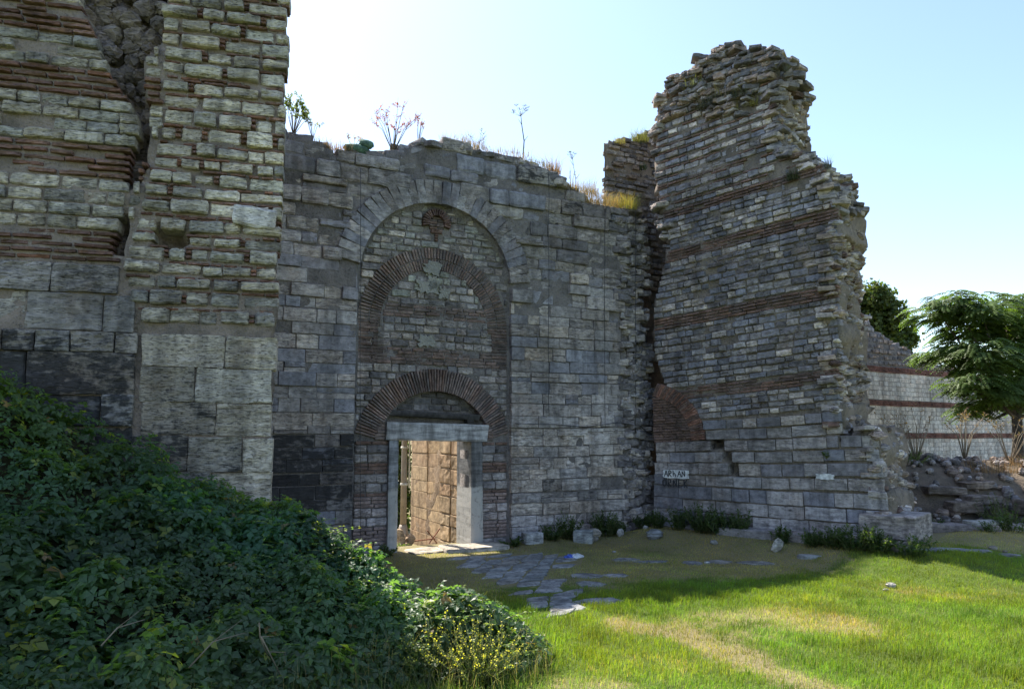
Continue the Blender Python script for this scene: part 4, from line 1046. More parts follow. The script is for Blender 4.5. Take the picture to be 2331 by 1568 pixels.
def bramble():
    off = np.array([-2.6, 6.4, 0])
    # dark tangle of canes and litter inside the mound
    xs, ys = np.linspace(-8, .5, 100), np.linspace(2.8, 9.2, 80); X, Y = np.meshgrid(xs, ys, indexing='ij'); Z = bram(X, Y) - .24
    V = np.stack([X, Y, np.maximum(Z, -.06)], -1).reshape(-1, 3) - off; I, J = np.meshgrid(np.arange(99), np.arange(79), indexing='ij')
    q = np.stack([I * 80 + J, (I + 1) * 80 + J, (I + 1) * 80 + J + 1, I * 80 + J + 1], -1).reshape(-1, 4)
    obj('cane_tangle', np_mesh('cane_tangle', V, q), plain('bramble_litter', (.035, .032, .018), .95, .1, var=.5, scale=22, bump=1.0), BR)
    n = 40000
    x = rng.uniform(-7.2, .55, n); yr, yf = np.interp(x, BX, BYr), np.interp(x, BX, BYf); y = yf + rng.random(n) ** .9 * (yr + .55 - yf)
    z = bram(x, y); k = z > .04; x, y, z = x[k], y[k], z[k]; n = len(x)
    e = .06; gxn = -(bram(x + e, y) - bram(x - e, y)) / (2 * e); gyn = -(bram(x, y + e) - bram(x, y - e)) / (2 * e)
    nr = unit(np.stack([gxn, gyn, np.ones(n)], -1)); dep = -rng.exponential(.10, n) + .06 + .10 * rng.random(n) ** 6
    base = np.stack([x, y, z], -1) + nr * dep[:, None]
    nrm = unit(nr * .8 + np.array([0, 0, .6]) + rng.normal(0, .40, (n, 3)))
    ax = rdir(n); ax = unit(ax - nrm * (ax * nrm).sum(1, keepdims=True) + np.array([0, 0, -.15]))
    gap = fbm(x * 2.3, y * 2.3, 0, 75); kk = rng.random(n) < np.clip(1.35 + 1.5 * gap, .18, 1)
    x, y, z, nr, dep, base, nrm, ax = x[kk], y[kk], z[kk], nr[kk], dep[kk], base[kk], nrm[kk], ax[kk]; n = len(x)
    size = (1 + .45 * fbm(x * 1.1, y * 1.1, 0, 76)) * rng.uniform(.056, .102, n) * np.where(rng.random(n) < .25, .72, 1) * np.interp(y, [4, 9], [1.12, .95])
    B, A, Nn, L, C = [], [], [], [], []
    sd = unit(np.cross(ax, nrm)); deepc = np.clip(1 + dep * 2.2, .5, 1.1)[:, None]
    tone = np.where(rng.random((n, 1)) < .05, np.array([[.17, .20, .05]]), np.array([[.060, .108, .055]])); tone = np.where(rng.random((n, 1)) < .006, np.array([[.16, .11, .055]]), tone)
    tone = tone * (1 + .35 * vnoise(x * 2, y * 2, 0, 73))[:, None] * (1 + vnoise(x * .9, y * .9, 0, 74)[:, None] * np.array([[.28, .05, -.15]]))
    for (f, s, sc_) in ((1, 0, 1.0), (.35, .95, .85), (.35, -.95, .85)):
        B.append(base + ax * (.012 if s == 0 else 0) * 1.0); A.append(ax * f + sd * s); Nn.append(unit(nrm + rng.normal(0, .18, (n, 3)))); L.append(size * sc_)
        C.append(np.clip(tone * (1 + rng.uniform(-.22, .22, (n, 1))), .01, 1))
    L = np.concatenate(L)
    o = leaves('leaf_cover', np.vstack(B) - off, np.vstack(A), np.vstack(Nn), L, L * .68, np.vstack(C), M_BRAM, BR, .10, .12); o['kind'] = 'stuff'
    # arching shoots with young pale leaves
    tl = []; b, a, nn, ll, cc = [], [], [], [], []
    for i in range(330):
        x = U(-6.8, .1) if i < 150 else U(-2.5, .2); yr, yf = np.interp(x, BX, BYr), np.interp(x, BX, BYf); y = U(yf + .3, yr + .2) if i < 150 else U(yr - .9, yr + .25); z = float(bram(x, y))
        if z < .12: continue
        d = Vector((U(-1, 1), U(-1, .4), 0)).normalized(); Ln = U(.15, .42); up = U(.3, .9); pts = []
        for k in range(6):
            t = k / 5; pts.append(Vector((x, y, z - .05)) + d * Ln * t + Vector((0, 0, up * Ln * (t - .45 * t * t))) - Vector(off))
        tl.append((pts, [.004, .0035, .003, .0025, .002, .0015], 4))
        for k in range(2, 6):
            for s in (-1, 1, 0):
                b.append(pts[k]); a.append((d.x + s * -d.y, d.y + s * d.x, U(-.1, .5))); nn.append((U(-.4, .4), U(-.4, .4), 1)); ll.append(U(.028, .058) * (1.2 - .1 * k)); cc.append((.13 * U(.7, 1.3), .19 * U(.8, 1.2), .05))
    tubes_obj('cane', tl, M_STEM, BR)
    ll = np.array(ll); leaves('young_leaf', np.array([tuple(v) for v in b]), np.array(a), unit(np.array(nn)), ll, ll * .55, np.array(cc), M_BRAM, BR, .12, .1)['kind'] = 'stuff'
    # bleached dead canes
    for (x0, y0, x1, y1, Y) in ((150, 1390, 215, 1260, 6.6), (595, 1450, 640, 1540, 5.6), (590, 1418, 612, 1500, 5.6), (230, 1470, 330, 1410, 5.4), (430, 1520, 560, 1440, 5.4), (200, 1330, 262, 1240, 7.0)):
        p, q2 = at_depth(x0, y0, Y), at_depth(x1, y1, Y + .2); mid = (p + q2) / 2 + Vector((U(-.05, .05), U(-.05, .05), U(.02, .08)))
        tubes_obj('dead_cane', [([p - Vector(off), mid - Vector(off), q2 - Vector(off)], [.006, .005, .002], 5), ([mid - Vector(off), mid + (q2 - p) * .3 + Vector((.08, 0, .08)) - Vector(off)], [.004, .0015], 4)], M_TWIG, BR)
bramble()
def rank_grass():
    n = 5200; x = rng.uniform(-4.6, .35, n); yf = np.interp(x, BX, BYf); y = yf + rng.normal(.15, .38, n); z = np.maximum(bram(x, y), 0) * .7 + gz(x, y)
    c = np.where(rng.random((n, 1)) < .35, cvar((.27, .23, .12), n), cvar((.10, .14, .04), n))
    o = blades('rank_grass', np.stack([x, y, z - .02], -1), rng.normal(0, .7, (n, 3)) * [1, 1, 0], rng.uniform(.12, .42, n), rng.uniform(.0015, .003, n), c, M_GRASS)
    tag(o, 'tall uncut grass growing through the edge of the brambles', None, kind='stuff')
rank_grass()
def weed(name, loc, r, h, n, ll, c, label, cat='weed', group=None, spike=.0, wd=.45, m=None, flowers=None):
    """bushy plant: stems rising from one foot with leaves along them"""
    t = thing(name, loc, U(0, 6), label, cat, group); ns = max(5, n // 26); tl = []; b, a, nn, L, C = [], [], [], [], []
    fl = []
    for i in range(ns):
        w = U(0, 6.283); rr = r * math.sqrt(R_()); hh = h * U(.55, 1.0) * (1 - .35 * (rr / r) ** 2)
        top = Vector((rr * math.cos(w) * 1.05, rr * math.sin(w) * 1.05, hh)); ft = Vector((rr * .35 * math.cos(w), rr * .35 * math.sin(w), -.03))
        pts = [ft, ft.lerp(top, .5) + Vector((U(-.03, .03), U(-.03, .03), .05 * h)), top]; tl.append((pts, [.006, .004, .002], 4))
        for k in range(26):
            q = .15 + .85 * R_(); p = (pts[0].lerp(pts[1], q * 2) if q < .5 else pts[1].lerp(pts[2], q * 2 - 1)); d = rdir(1)[0]; d[2] = abs(d[2]) * .6 + spike
            b.append(tuple(p)); a.append(d); nn.append((U(-.6, .6), U(-.6, .6), 1)); L.append(ll * U(.6, 1.2) * (1.15 - .5 * q)); C.append(np.array(c) * U(.65, 1.3) * np.array([U(.85, 1.2), 1, U(.8, 1.1)]))
        if flowers:
            for k in range(flowers): p = pts[1].lerp(pts[2], .2 + .8 * R_()); fl.append(p + Vector((U(-.015, .015), U(-.015, .015), U(-.01, .02))))
    tubes_obj('stem', tl, M_STEM, t); L = np.array(L)
    leaves('foliage', np.array(b), np.array(a), unit(np.array(nn)), L, L * wd, np.clip(np.array(C), .005, 1), m or M_BRAM, t, .12, .15)['kind'] = 'stuff'
    if fl:
        nfl = len(fl); fb = np.array([tuple(p) for p in fl]); leaves('flower', fb, rdir(nfl), rdir(nfl), np.full(nfl, .017), np.full(nfl, .015), cvar((.70, .60, .10), nfl, .15, .05), M_LEAF, t, .1, 0)['kind'] = 'stuff'
    return t
# yellow-flowered weed in front of the brambles
for i, (x, y, lab) in enumerate(((1010, 1535, 'yellow-flowered feathery weed against the bramble leaves'), (1085, 1552, 'yellow-flowered feathery weed spilling onto the sunny lawn'))):
    p = gnd(x, y); weed('flowering_weed', (p[0], p[1], gzf(p[0], p[1])), .46, .58, 3400, .030, (.27, .29, .09), lab, 'weed', 'yellow-flowered weeds', .7, .28, M_LEAF, 5)
# ------------------------------------------------ dry grass and plants on the masonry
def tuft(name, loc, n, h, r, c, label, cat='grass tuft', group=None, elong=1.0, rz=0.0, heads=True, m=None):
    a = rng.uniform(0, 6.283, n); rr = r * np.sqrt(rng.random(n)); lx, ly = rr * np.cos(a) * elong, rr * np.sin(a)
    base = np.stack([lx, ly, -.05 - .03 * rng.random(n)], -1); lean = np.stack([np.cos(a), np.sin(a), 0 * a], -1) * rng.uniform(.1, .9, (n, 1)) + rng.normal(0, .3, (n, 3)) * [1, 1, 0]
    o = blades(name, base, lean, h * (.2 + .8 * rng.random(n) ** 1.6), rng.uniform(.002, .0045, n), cvar(c, n, .45, .2), m or M_DRY)
    o.location = loc; o.rotation_euler = (0, 0, rz); return tag(o, label, cat, group)
def gtop(x, y, d=-.3): return GP.P(*GP.uv(x, y, d), d)
GOLD, STRAW, OLIVE = (.29, .235, .115), (.28, .24, .155), (.14, .15, .06)
for (x, y, n, h, r, el, c, lab) in (
    (775, 345, 260, .16, .16, 2.0, (.26, .2, .135), 'orange-brown dry grass in a dip of the wall top above the net'),
    (730, 335, 120, .18, .10, 1.5, STRAW, 'small dry grass tuft beside the green shrub on the wall'),
    (1035, 322, 120, .14, .14, 2.0, STRAW, 'thin straw grass on the highest part of the gate wall'),
    (1075, 338, 160, .28, .14, 1.8, STRAW, 'tall pale grass between the red shrub and the umbel stalk'),
    (1160, 355, 260, .16, .2, 2.2, (.28, .23, .15), 'dry orange grass round the foot of the umbel stalk'),
    (1215, 375, 160, .14, .16, 2, OLIVE, 'olive green tuft where the wall top starts to fall'),
    (1255, 395, 200, .34, .14, 1.2, (.28, .2, .13), 'tall reddish dry grass where the wall top steps down'),
    (1315, 440, 420, .30, .22, 1.8, GOLD, 'golden dry grass on the sloping shoulder of the wall'),
    (1360, 470, 520, .32, .24, 1.8, GOLD, 'thick golden grass in the sunny notch of the wall'),
    (1425, 480, 420, .34, .20, 1.3, (.30, .29, .07), 'yellow-green bushy grass against the rubble stump')):
    p = gtop(x, y, -.12); tuft('dry_grass_tuft', p + Vector((0, 0, .05)), int(n * 1.8), h * 1.6, r * 1.3, c, lab, group='grass on the wall top', elong=el, rz=GP.a)
def shrub(name, loc, h, r, nb, nl, ll, c, label, cat='shrub', group=None, m=None, mt=None, bare=.3):
    t = thing(name, loc, 0, label, cat, group); tl = []; b, a, L = [], [], []
    for i in range(nb):
        w = U(0, 6.283); top = Vector((r * U(.3, 1) * math.cos(w), r * U(.3, 1) * math.sin(w), h * U(.55, 1))); mid = top * .5 + Vector((U(-.1, .1) * r, U(-.1, .1) * r, h * .1))
        tl.append(([Vector((0, 0, -.08)), mid, top], [.007 * h + .003, .005 * h + .002, .0015], 4))
        for s in range(3):
            q = U(.35, .9); p = mid.lerp(top, q); e = p + Vector((U(-.25, .25) * r, U(-.25, .25) * r, U(.02, .2) * h)); tl.append(([p, e], [.004, .0015], 3))
            for k in range(max(1, nl // (nb * 3))):
                z = p.lerp(e, R_()) if R_() < .7 else mid.lerp(top, bare + (1 - bare) * R_()); b.append(tuple(z)); a.append(rdir(1)[0]); L.append(ll * U(.6, 1.2))
    tubes_obj('branch', tl, mt or M_TWIG, t)
    if nl:
        n = len(b); L = np.array(L); leaves('foliage', np.array(b), np.array(a), rdir(n), L, L * .5, cvar(c, n, .3, .15), m or M_LEAF, t, .12, .1)['kind'] = 'stuff'
    return t
shrub('wall_shrub', gtop(668, 300, -.2), .68, .45, 16, 1100, .05, (.13, .16, .05), 'green leafy shrub on the wall top beside the cracked tower', group='shrubs on the wall top')
shrub('wall_shrub', gtop(712, 310, -.2), .45, .22, 7, 90, .05, (.17, .15, .07), 'wispy olive twigs on the wall top next to the green shrub', group='shrubs on the wall top')
shrub('wall_shrub', gtop(895, 340, -.2), .95, .60, 15, 620, .04, (.34, .10, .10), 'red-leaved bush with bare stems on top of the gate wall', group='shrubs on the wall top')
shrub('wall_shrub', gtop(952, 322, -.2), .55, .16, 6, 140, .035, (.32, .11, .10), 'slim red-leaved sprig standing alone on the wall top', group='shrubs on the wall top')
shrub('wall_shrub', gtop(805, 345, -.2), .42, .20, 5, 60, .04, (.30, .17, .12), 'small brownish sprig beside the green netting', group='shrubs on the wall top')
shrub('wall_shrub', gtop(1085, 345, -.2), .45, .30, 6, 30, .04, (.26, .2, .1), 'leafless pale twigs fanning out on the wall top', group='shrubs on the wall top')
shrub('wall_shrub', gtop(1300, 440, -.2), .72, .12, 3, 24, .04, (.24, .2, .1), 'tall thin dry stalks on the sloping end of the wall', group='shrubs on the wall top')
# green netting bundle
o = obj('green_netting', np_mesh('green_netting', *rubble_geo(31)), plain('green_net', (.10, .17, .13), .8, .2, var=.4, scale=30, bump=1), None, gtop(812, 345, -.1) + Vector((0, 0, .05)), (0, 0, GP.a), (.55, .3, .18)); tag(o, 'crumpled green netting caught on the wall top', 'netting')
o = obj('green_netting', np_mesh('green_netting', *rubble_geo(33)), o.data.materials[0], None, gtop(835, 332, -.1) + Vector((0, 0, .03)), (.2, 0, GP.a), (.3, .25, .16)); tag(o, 'smaller lump of green netting above the dark square block', 'netting')
def umbel(x, y, ytop, label, big=1.0):
    p = gtop(x, y, -.3); q = gtop(x - 3, ytop, -.3); H = (q - p).z; t = thing('umbel_stalk', p, 0, label, 'plant', 'tall stalks on the wall top')
    pts = [Vector((0, 0, -.1)), Vector((.03, 0, H * .35)), Vector((-.02, 0, H * .7)), Vector((-.05, 0, H))]
    tl = [(pts, [.016 * big, .013 * big, .010 * big, .006], 5), ([pts[1], pts[1] + Vector((.09, 0, .12))], [.008, .003], 4), ([pts[2], pts[2] + Vector((-.08, 0, .14))], [.007, .003], 4)]
    heads = []
    for k in range(9):
        w = U(0, 6.283); d = Vector((math.cos(w) * U(.06, .22), math.sin(w) * .15, U(-.06, .12))) * big; b = pts[3] - Vector((0, 0, .12)); e = pts[3] + d; tl.append(([b, e], [.004, .002], 3)); heads.append(e)
        for j in range(7):
            v = U(0, 6.283); tl.append(([e, e + Vector((math.cos(v) * .05, math.sin(v) * .05, .03)) * big], [.002, .005], 3))
    tubes_obj('stalk', tl, plain('grey_green_stalk', (.13, .13, .09), .85), t)
umbel(1190, 358, 252, 'tall grey-green stalk with umbel heads on top of the gate wall')
umbel(1308, 438, 350, 'thin pale umbel stalk near the end of the gate wall', .5)
# plants on the ruined tower and the stump
def rtop(x, y, d=.03): return RP.P(*RP.uv(x, y, d), d)
for (x, y, n, h, r, el, c, lab) in ((1578, 190, 260, .30, .18, 1.4, (.20, .19, .07), 'olive grass cushion near the top edge of the ruined tower'),
    (1640, 215, 420, .30, .20, 1.6, (.085, .085, .055), 'dark hanging weeds in the upper hollow of the tower'), (1610, 235, 420, .30, .20, 1.2, (.085, .085, .055), 'dark hanging weeds at the mouth of the hollow'),
    (1690, 212, 360, .26, .2, 1.4, (.085, .09, .055), 'dark weeds below the right lobe of the tower top'), (1715, 228, 120, .30, .08, 1.0, (.30, .26, .09), 'small yellow-green tuft under the broken tower top'),
    (1672, 238, 120, .26, .10, 1.0, (.24, .22, .09), 'pale tuft hanging below the dark weeds'), (1805, 398, 240, .34, .12, 1.0, (.07, .08, .04), 'dark trailing weed low on the broken shoulder'), (1790, 150, 70, .30, .05, 1.0, (.12, .12, .1), 'thin grey grass on the right rim of the tower top'), (1885, 370, 90, .32, .06, 1.0, (.12, .12, .11), 'grey stalks on the broken shoulder of the tower')):
    tuft('tower_weed', rtop(x, y + 4), n, h, r, c, lab, group='weeds on the ruined tower', elong=el, rz=RP.a, m=M_GRASS)
for (x, y, n, h, r, c, lab) in ((1455, 316, 420, .42, .24, (.17, .17, .06), 'bushy olive weeds on top of the rubble stump'), (1410, 322, 200, .28, .14, (.24, .2, .1), 'thin dry weeds on the outer edge of the stump'), (1462, 380, 160, .25, .12, (.08, .1, .05), 'small dark weed growing from the face of the stump')):
    p = GP.P(*GP.uv(x, y, -.68), -.68); tuft('stump_weed', p, n, h, r, c, lab, group='weeds on the rubble stump', rz=GP.a, m=M_GRASS)

# ================================================================== weeds at the foot of the walls
DG = (.035, .06, .03)
for i, (x, y, r, h, n, lab) in enumerate((
    (1255, 1222, .30, .26, 500, 'low dark weeds in front of the white footing blocks'), (1292, 1216, .30, .42, 700, 'dark green nettle clump between two cut blocks'), (1380, 1208, .34, .46, 900, 'bushy nettle clump behind the pale loose stones'),
    (1410, 1212, .22, .25, 400, 'short nettles beside the tall nettle clump'), (1465, 1200, .22, .30, 400, 'nettles in the corner between wall and tower'), (1500, 1205, .22, .35, 400, 'dark nettles at the cracked corner of the tower'), (1545, 1205, .24, .45, 500, 'slender nettles below the painted scrawl'),
    (1600, 1212, .40, .50, 1100, 'large nettle bank at the foot of the ruined tower'), (1645, 1216, .40, .40, 900, 'dense nettles beside the large nettle bank'), (1690, 1212, .26, .42, 600, 'nettles where the tower footing begins'),
    (1780, 1235, .22, .26, 350, 'weeds round the leaning pale stone'), (1850, 1245, .30, .24, 450, 'low weeds along the stepped footing'), (1900, 1236, .26, .34, 450, 'weeds hanging over the stepped footing'), (1945, 1250, .34, .36, 600, 'dark weeds in front of the footing blocks'), (2000, 1258, .3, .28, 450, 'weeds near the end of the footing'), (2080, 1258, .3, .3, 450, 'weeds at the outer corner of the footing'),
    (1165, 1232, .24, .16, 260, 'short green weeds by the doorway jamb'), (870, 1262, .24, .18, 260, 'green weeds at the shaded side of the doorway'), (1990, 1230, .22, .4, 400, 'dark weed tall against the upper footing'))):
    dd = .3 if x < 1700 else .62
    p = GP.P(GP.uv(x, y, .35)[0], 0, .35) if x < 1475 else RP.P(RP.uv(x, y, dd)[0], 0, dd)
    weed('nettle_clump', (p[0], p[1], gzf(p[0], p[1])), r * 1.1, h * 1.3, int(n * 1.5), .08, (.045, .075, .035), lab, 'weed', 'weeds along the wall foot', .25, .42)
p = rtop(1885, 1040); weed('wall_sprig', p, .10, .14, 90, .06, (.05, .085, .03), 'small green sprig growing from the tower wall', 'weed')

# ================================================================== loose stones, rubbish
def boulder(name, x, y, w, d, h, col, label, seed, kind='rubble', rot=0.0, group='loose stones at the wall foot', z=0.0, tilt=(0, 0)):
    p = gnd(x, y, .02)
    if y < 1245 and x < 2000: q2 = (GP.P(GP.uv(x, y, .62)[0], 0, .62) if x < 1475 else RP.P(RP.uv(x, y, 1.05)[0], 0, 1.05)) if not 840 < x < 1220 else GP.P(GP.uv(x, y, .4)[0], 0, .4); p = (q2.x, q2.y)
    V, Fq = rubble_geo(seed) if kind == 'rubble' else stone_geo('ashlar' if kind == 'block' else 'rough', 1.5, seed)
    o = obj(name, np_mesh(name, V, Fq, smooth=kind != 'rubble'), M_STONE, None, (p[0], p[1], gzf(p[0], p[1]) + h * .28 + z), (tilt[0], tilt[1], rot), (w * .68, d * .7, h * .72)); o.color = col
    return tag(o, label, 'stone', group)
boulder('loose_stone', 1355, 1225, .42, .3, .22, (.40, .36, .31, 0), 'pale flat-topped stone lying on a smaller one by the nettles', 41, rot=.3, z=.10)
boulder('loose_stone', 1355, 1234, .24, .2, .16, (.30, .28, .25, 0), 'small stone propping the pale flat-topped stone', 42)
boulder('loose_stone', 1412, 1222, .20, .16, .24, (.46, .44, .42, 0), 'upright whitish stone on the grass near the nettles', 43)
boulder('cut_block', 1328, 1218, .55, .42, .34, (.30, .31, .31, .1), 'squared grey block standing among nettles', 44, 'block', -.2)
boulder('cut_block', 1212, 1220, .52, .4, .3, (.36, .36, .36, .15), 'squared pale block leaning on the footing', 45, 'block', .35)
boulder('cut_block', 848, 1248, .55, .4, .26, (.27, .28, .30, .1), 'grey block half hidden behind the brambles', 46, 'block', .45)
boulder('loose_stone', 1770, 1240, .26, .2, .34, (.42, .40, .36, 0), 'tilted pale stone leaning by the tower footing', 47, tilt=(.2, .5))
boulder('loose_stone', 1625, 1233, .22, .16, .12, (.46, .45, .43, 0), 'small white stone in front of the nettle bank', 48)
boulder('loose_stone', 1490, 1207, .50, .35, .26, (.30, .31, .32, .1), 'grey lump of fallen masonry in the corner', 49)
boulder('loose_stone', 1470, 1212, .16, .12, .10, (.5, .49, .47, 0), 'white chip beside the grey lump in the corner', 50)
boulder('loose_stone', 2028, 1334, .20, .14, .11, (.50, .47, .41, 0), 'larger of two pale stones on the sunny lawn', 51)
boulder('loose_stone', 2017, 1342, .13, .11, .06, (.42, .40, .36, 0), 'smaller of two pale stones on the sunny lawn', 52)
boulder('loose_slab', 2245, 1238, .95, .6, .22, (.42, .41, .38, .05), 'flat pale slab lying in the grass below the rubble heap', 53, 'rough', .1)
boulder('loose_stone', 2262, 1276, .22, .16, .10, (.38, .34, .28, 0), 'brownish stone beside the lawn edge path', 54)
boulder('loose_stone', 2290, 1280, .12, .1, .07, (.36, .3, .24, 0), 'tiny brown stone beside the lawn edge path', 55)
boulder('loose_stone', 1398, 1256, .13, .09, .05, (.5, .49, .47, 0), 'small white chip on the dry grass', 56)
boulder('loose_stone', 1610, 1280, .16, .10, .06, (.5, .49, .48, 0), 'flat white chip at the edge of the shade', 57)
def bag():
    p = gnd(1305, 1270); t = thing('plastic_bag', (p[0], p[1], gzf(p[0], p[1])), .2, 'crumpled blue and white plastic bag on the dry grass', 'bag')
    for nme, m, x, sx in (('blue_part', M_BAGB, -.11, .17), ('clear_part', M_BAGW, .07, .26)):
        n, k = 14, 9; V, Fq = [], []
        for i in range(n):
            for j in range(k):
                a, b = 2 * math.pi * i / n, math.pi * .5 * j / (k - 1); r = 1 + .35 * float(vnoise(math.cos(a) * 3 + x * 9, math.sin(a) * 3, b * 3, 91))
                V.append((x + sx * r * math.cos(a) * math.cos(b), .12 * r * math.sin(a) * math.cos(b), .085 * r * math.sin(b)))
        for i in range(n):
            for j in range(k - 1): Fq.append((i * k + j, ((i + 1) % n) * k + j, ((i + 1) % n) * k + j + 1, i * k + j + 1))
        obj(nme, np_mesh(nme, V, Fq, smooth=False), m, t)
    t.scale = (.6, .6, .7)
bag()

# ================================================================== beyond the doorway: lamp post, bollard, rusty frame, greenery
uu = GP.uv(917, 1240, -1.5)[0]; lp = GP.P(uu, 0, -1.5); zl_ = gzf(lp.x, lp.y)
lamp = thing('lamp_post', (lp.x, lp.y, zl_), GP.a, 'slim beige lamp post standing just beyond the doorway', 'lamp post')
def lathe(name, prof, k, m, parent, loc=(0, 0, 0)):
    V = [(r * math.cos(2 * math.pi * j / k), r * math.sin(2 * math.pi * j / k), z) for r, z in prof for j in range(k)]
    Fq = [(i * k + j, i * k + (j + 1) % k, (i + 1) * k + (j + 1) % k, (i + 1) * k + j) for i in range(len(prof) - 1) for j in range(k)]
    Fq += [tuple(range(k))[::-1], tuple((len(prof) - 1) * k + j for j in range(k))]
    return obj(name, np_mesh(name, V, Fq), m, parent, loc)
lathe('base', [(.15, -.05), (.15, .02), (.12, .10), (.095, .38), (.075, .46)], 12, M_LAMP, lamp)
lathe('pole', [(.066, .44), (.062, 1.6), (.05, 4.2), (.045, 5.0)], 12, M_LAMP, lamp)
lathe('lamp_head', [(.05, 5.0), (.16, 5.06), (.2, 5.2), (.12, 5.34), (.03, 5.4)], 12, M_LAMP, lamp)
lathe('conduit', [(.018, 1.2), (.018, 4.4)], 8, M_PIPE, lamp, (.10, -.03, 0))
for z in (1.25, 2.0, 2.75): lathe('clamp', [(.075, z), (.078, z + .02), (.075, z + .05)], 12, M_PIPE, lamp)
bp_ = GP.P(GP.uv(907, 1240, -2.0)[0], 0, -2.0); bz = gzf(bp_.x, bp_.y); bo = thing('bollard', (bp_.x, bp_.y, bz), 0, 'small faded red post behind the lamp post', 'bollard')
lathe('post', [(.05, -.03), (.045, .34), (.03, .36)], 10, M_RED, bo); lathe('cap', [(.052, .34), (.05, .38), (.02, .41)], 10, M_RED, bo)
rf = GP.P(.30, 0, -1.3); rz_ = gzf(rf.x, rf.y); fr = thing('rusty_frame', (rf.x, rf.y, rz_), GP.a, 'bent rusty steel bars lying against the passage wall', 'scrap metal')
for a, b in (((-.36, 0, .10), (.14, .04, .12)), ((-.06, .0, .30), (.18, .06, .02)), ((.0, .04, .03), (.22, .0, .32))):
    V, Fq = tube([a, b], .015, 4); obj('bar', np_mesh('bar', V, Fq, smooth=False), M_RUST, fr)
o = obj('fallen_stone', np_mesh('fallen_stone', *rubble_geo(61), smooth=False), M_STONE, None, GP.P(-.38, rz_ + .16, -1.2), (0, 0, .4), (.22, .26, .42)); o.color = (.40, .30, .2, 0); tag(o, 'brown upright stone beside the rusty bars', 'stone')
o = obj('fallen_stone', np_mesh('fallen_stone', *rubble_geo(62), smooth=False), M_STONE, None, GP.P(-.18, rz_ + .1, -1.25), (.3, .6, .4), (.2, .24, .34)); o.color = (.36, .26, .17, 0); tag(o, 'brown stone leaning on the upright one by the rusty bars', 'stone')
weed('passage_weed', tuple(GP.P(-.48, gzf(*GP.P(-.48, 0, -.9).xy), -.9)), .2, .10, 160, .05, (.09, .13, .04), 'small green weed on the sunny ground inside the gate', 'weed')
weed('passage_weed', tuple(GP.P(.12, .0, .12)), .1, .10, 90, .05, (.09, .13, .04), 'tiny weed beside the worn door sill', 'weed')

# ================================================================== restored wall and its surroundings
BW = thing('restored_wall', (BP.O[0], BP.O[1], 0), BP.a, 'restored wall of pale squared blocks with thin red brick bands', 'wall')
top_b = BP.poly([(1930, 690), (1965, 720), (1992, 752), (2030, 778), (2065, 795), (2100, 818), (2150, 832), (2190, 842), (2400, 870)])
polyB = [(top_b[0][0], -.5)] + top_b + [(top_b[-1][0] + 6, top_b[-1][1]), (top_b[-1][0] + 6, -.5)]
inB = lambda u, v: in_poly(polyB, u, v)
core('mortar_core', inB, (polyB[0][0] - .1, polyB[-1][0], -.5, 6.6), .16, .8, M_MORT_G, BW, None, .015, -.02, 81)
PB = Pieces(BW)
bv = [BP.uv(2000, y)[1] for y in (1066, 1060, 998, 985, 922, 909, 846, 832)]
uA, uB = polyB[0][0] + .05, BP.uv(2420, 990)[0]
def tile_c(u, v):
    st = float(fbm(u * .9, v * .25, 0, 83)); return vary(pick(((.46, .475, .43), 4), ((.41, .425, .385), 3), ((.47, .47, .42), 2)), .09, .10 + max(0, st) * .6)
for k in range(1, 7, 2):
    a, b = bv[k], bv[k + 1]; n = 6; h = (b - a) / n
    for i in range(n): course(PB, 'wall_block', 'tile', lambda u, v: inB(u, v), a + i * h, h, (.22, .34), tile_c, uA, uB, gap=.012, proud=(.0, .006), depth=.12, mats=(M_TILE, M_TILE_A))
h = .165
for i in range(5): course(PB, 'wall_block', 'tile', lambda u, v: inB(u, v), bv[0] - .06 - (i + 1) * h, h, (.22, .34), tile_c, uA, uB, gap=.012, proud=(0, .006), depth=.12, mats=(M_TILE, M_TILE_A))
for k in range(0, 8, 2):
    a, b = bv[k], bv[k + 1]; n = 3; h = max(.05, (b - a) / n)
    for i in range(n): course(PB, 'brick', 'brick', lambda u, v: inB(u, v), a + i * h, h * .9, (.5, .8), lambda u, v: vary((.15, .082, .065), .2, .2), uA, uB, gap=.01, proud=(.02, .04), depth=.12)
v = bv[7] + .03
while v < 6.4:
    course(PB, 'rubble_stone', 'rough', inB, v, .17, (.16, .34), lambda u, v: vary(pick((MID, 3), ((.33, .29, .25), 3), (DARK, 1)), .2, .2), uA, uB, gap=.05, proud=(-.02, .05), depth=.15, hj=.25, vj=.02); v += .18
PB.flush()
# ------------------------------------------------ heap of fallen masonry
hc = Vector((10.4, 17.0, 0))
def heap_z(x, y):
    z = 1.5 * sstep(14.6, 17.6, y) * sstep(7.0, 8.9, x) * (1 - .45 * sstep(11.5, 15, x)) + .05
    return z + .12 * fbm(x * 1.4, y * 1.4, 0, 93) * sstep(14.6, 16, y)
HP = thing('rubble_heap', tuple(hc), 0, 'bank of earth and fallen masonry beside the ruined tower', 'rubble')
xs, ys = np.linspace(6.9, 18, 76), np.linspace(14.2, 21, 46); X, Y = np.meshgrid(xs, ys, indexing='ij'); Z = heap_z(X, Y) - .06 + np.minimum(0, (Y - 14.9) * .4)
I, J = np.meshgrid(np.arange(75), np.arange(45), indexing='ij')
obj('earth', np_mesh('earth', np.stack([X - hc.x, Y - hc.y, Z], -1).reshape(-1, 3), np.stack([I * 46 + J, (I + 1) * 46 + J, (I + 1) * 46 + J + 1, I * 46 + J + 1], -1).reshape(-1, 4)), mortar('heap_earth', (.17, .13, .095), (.11, .09, .07)), HP)
PH = Pieces(HP)
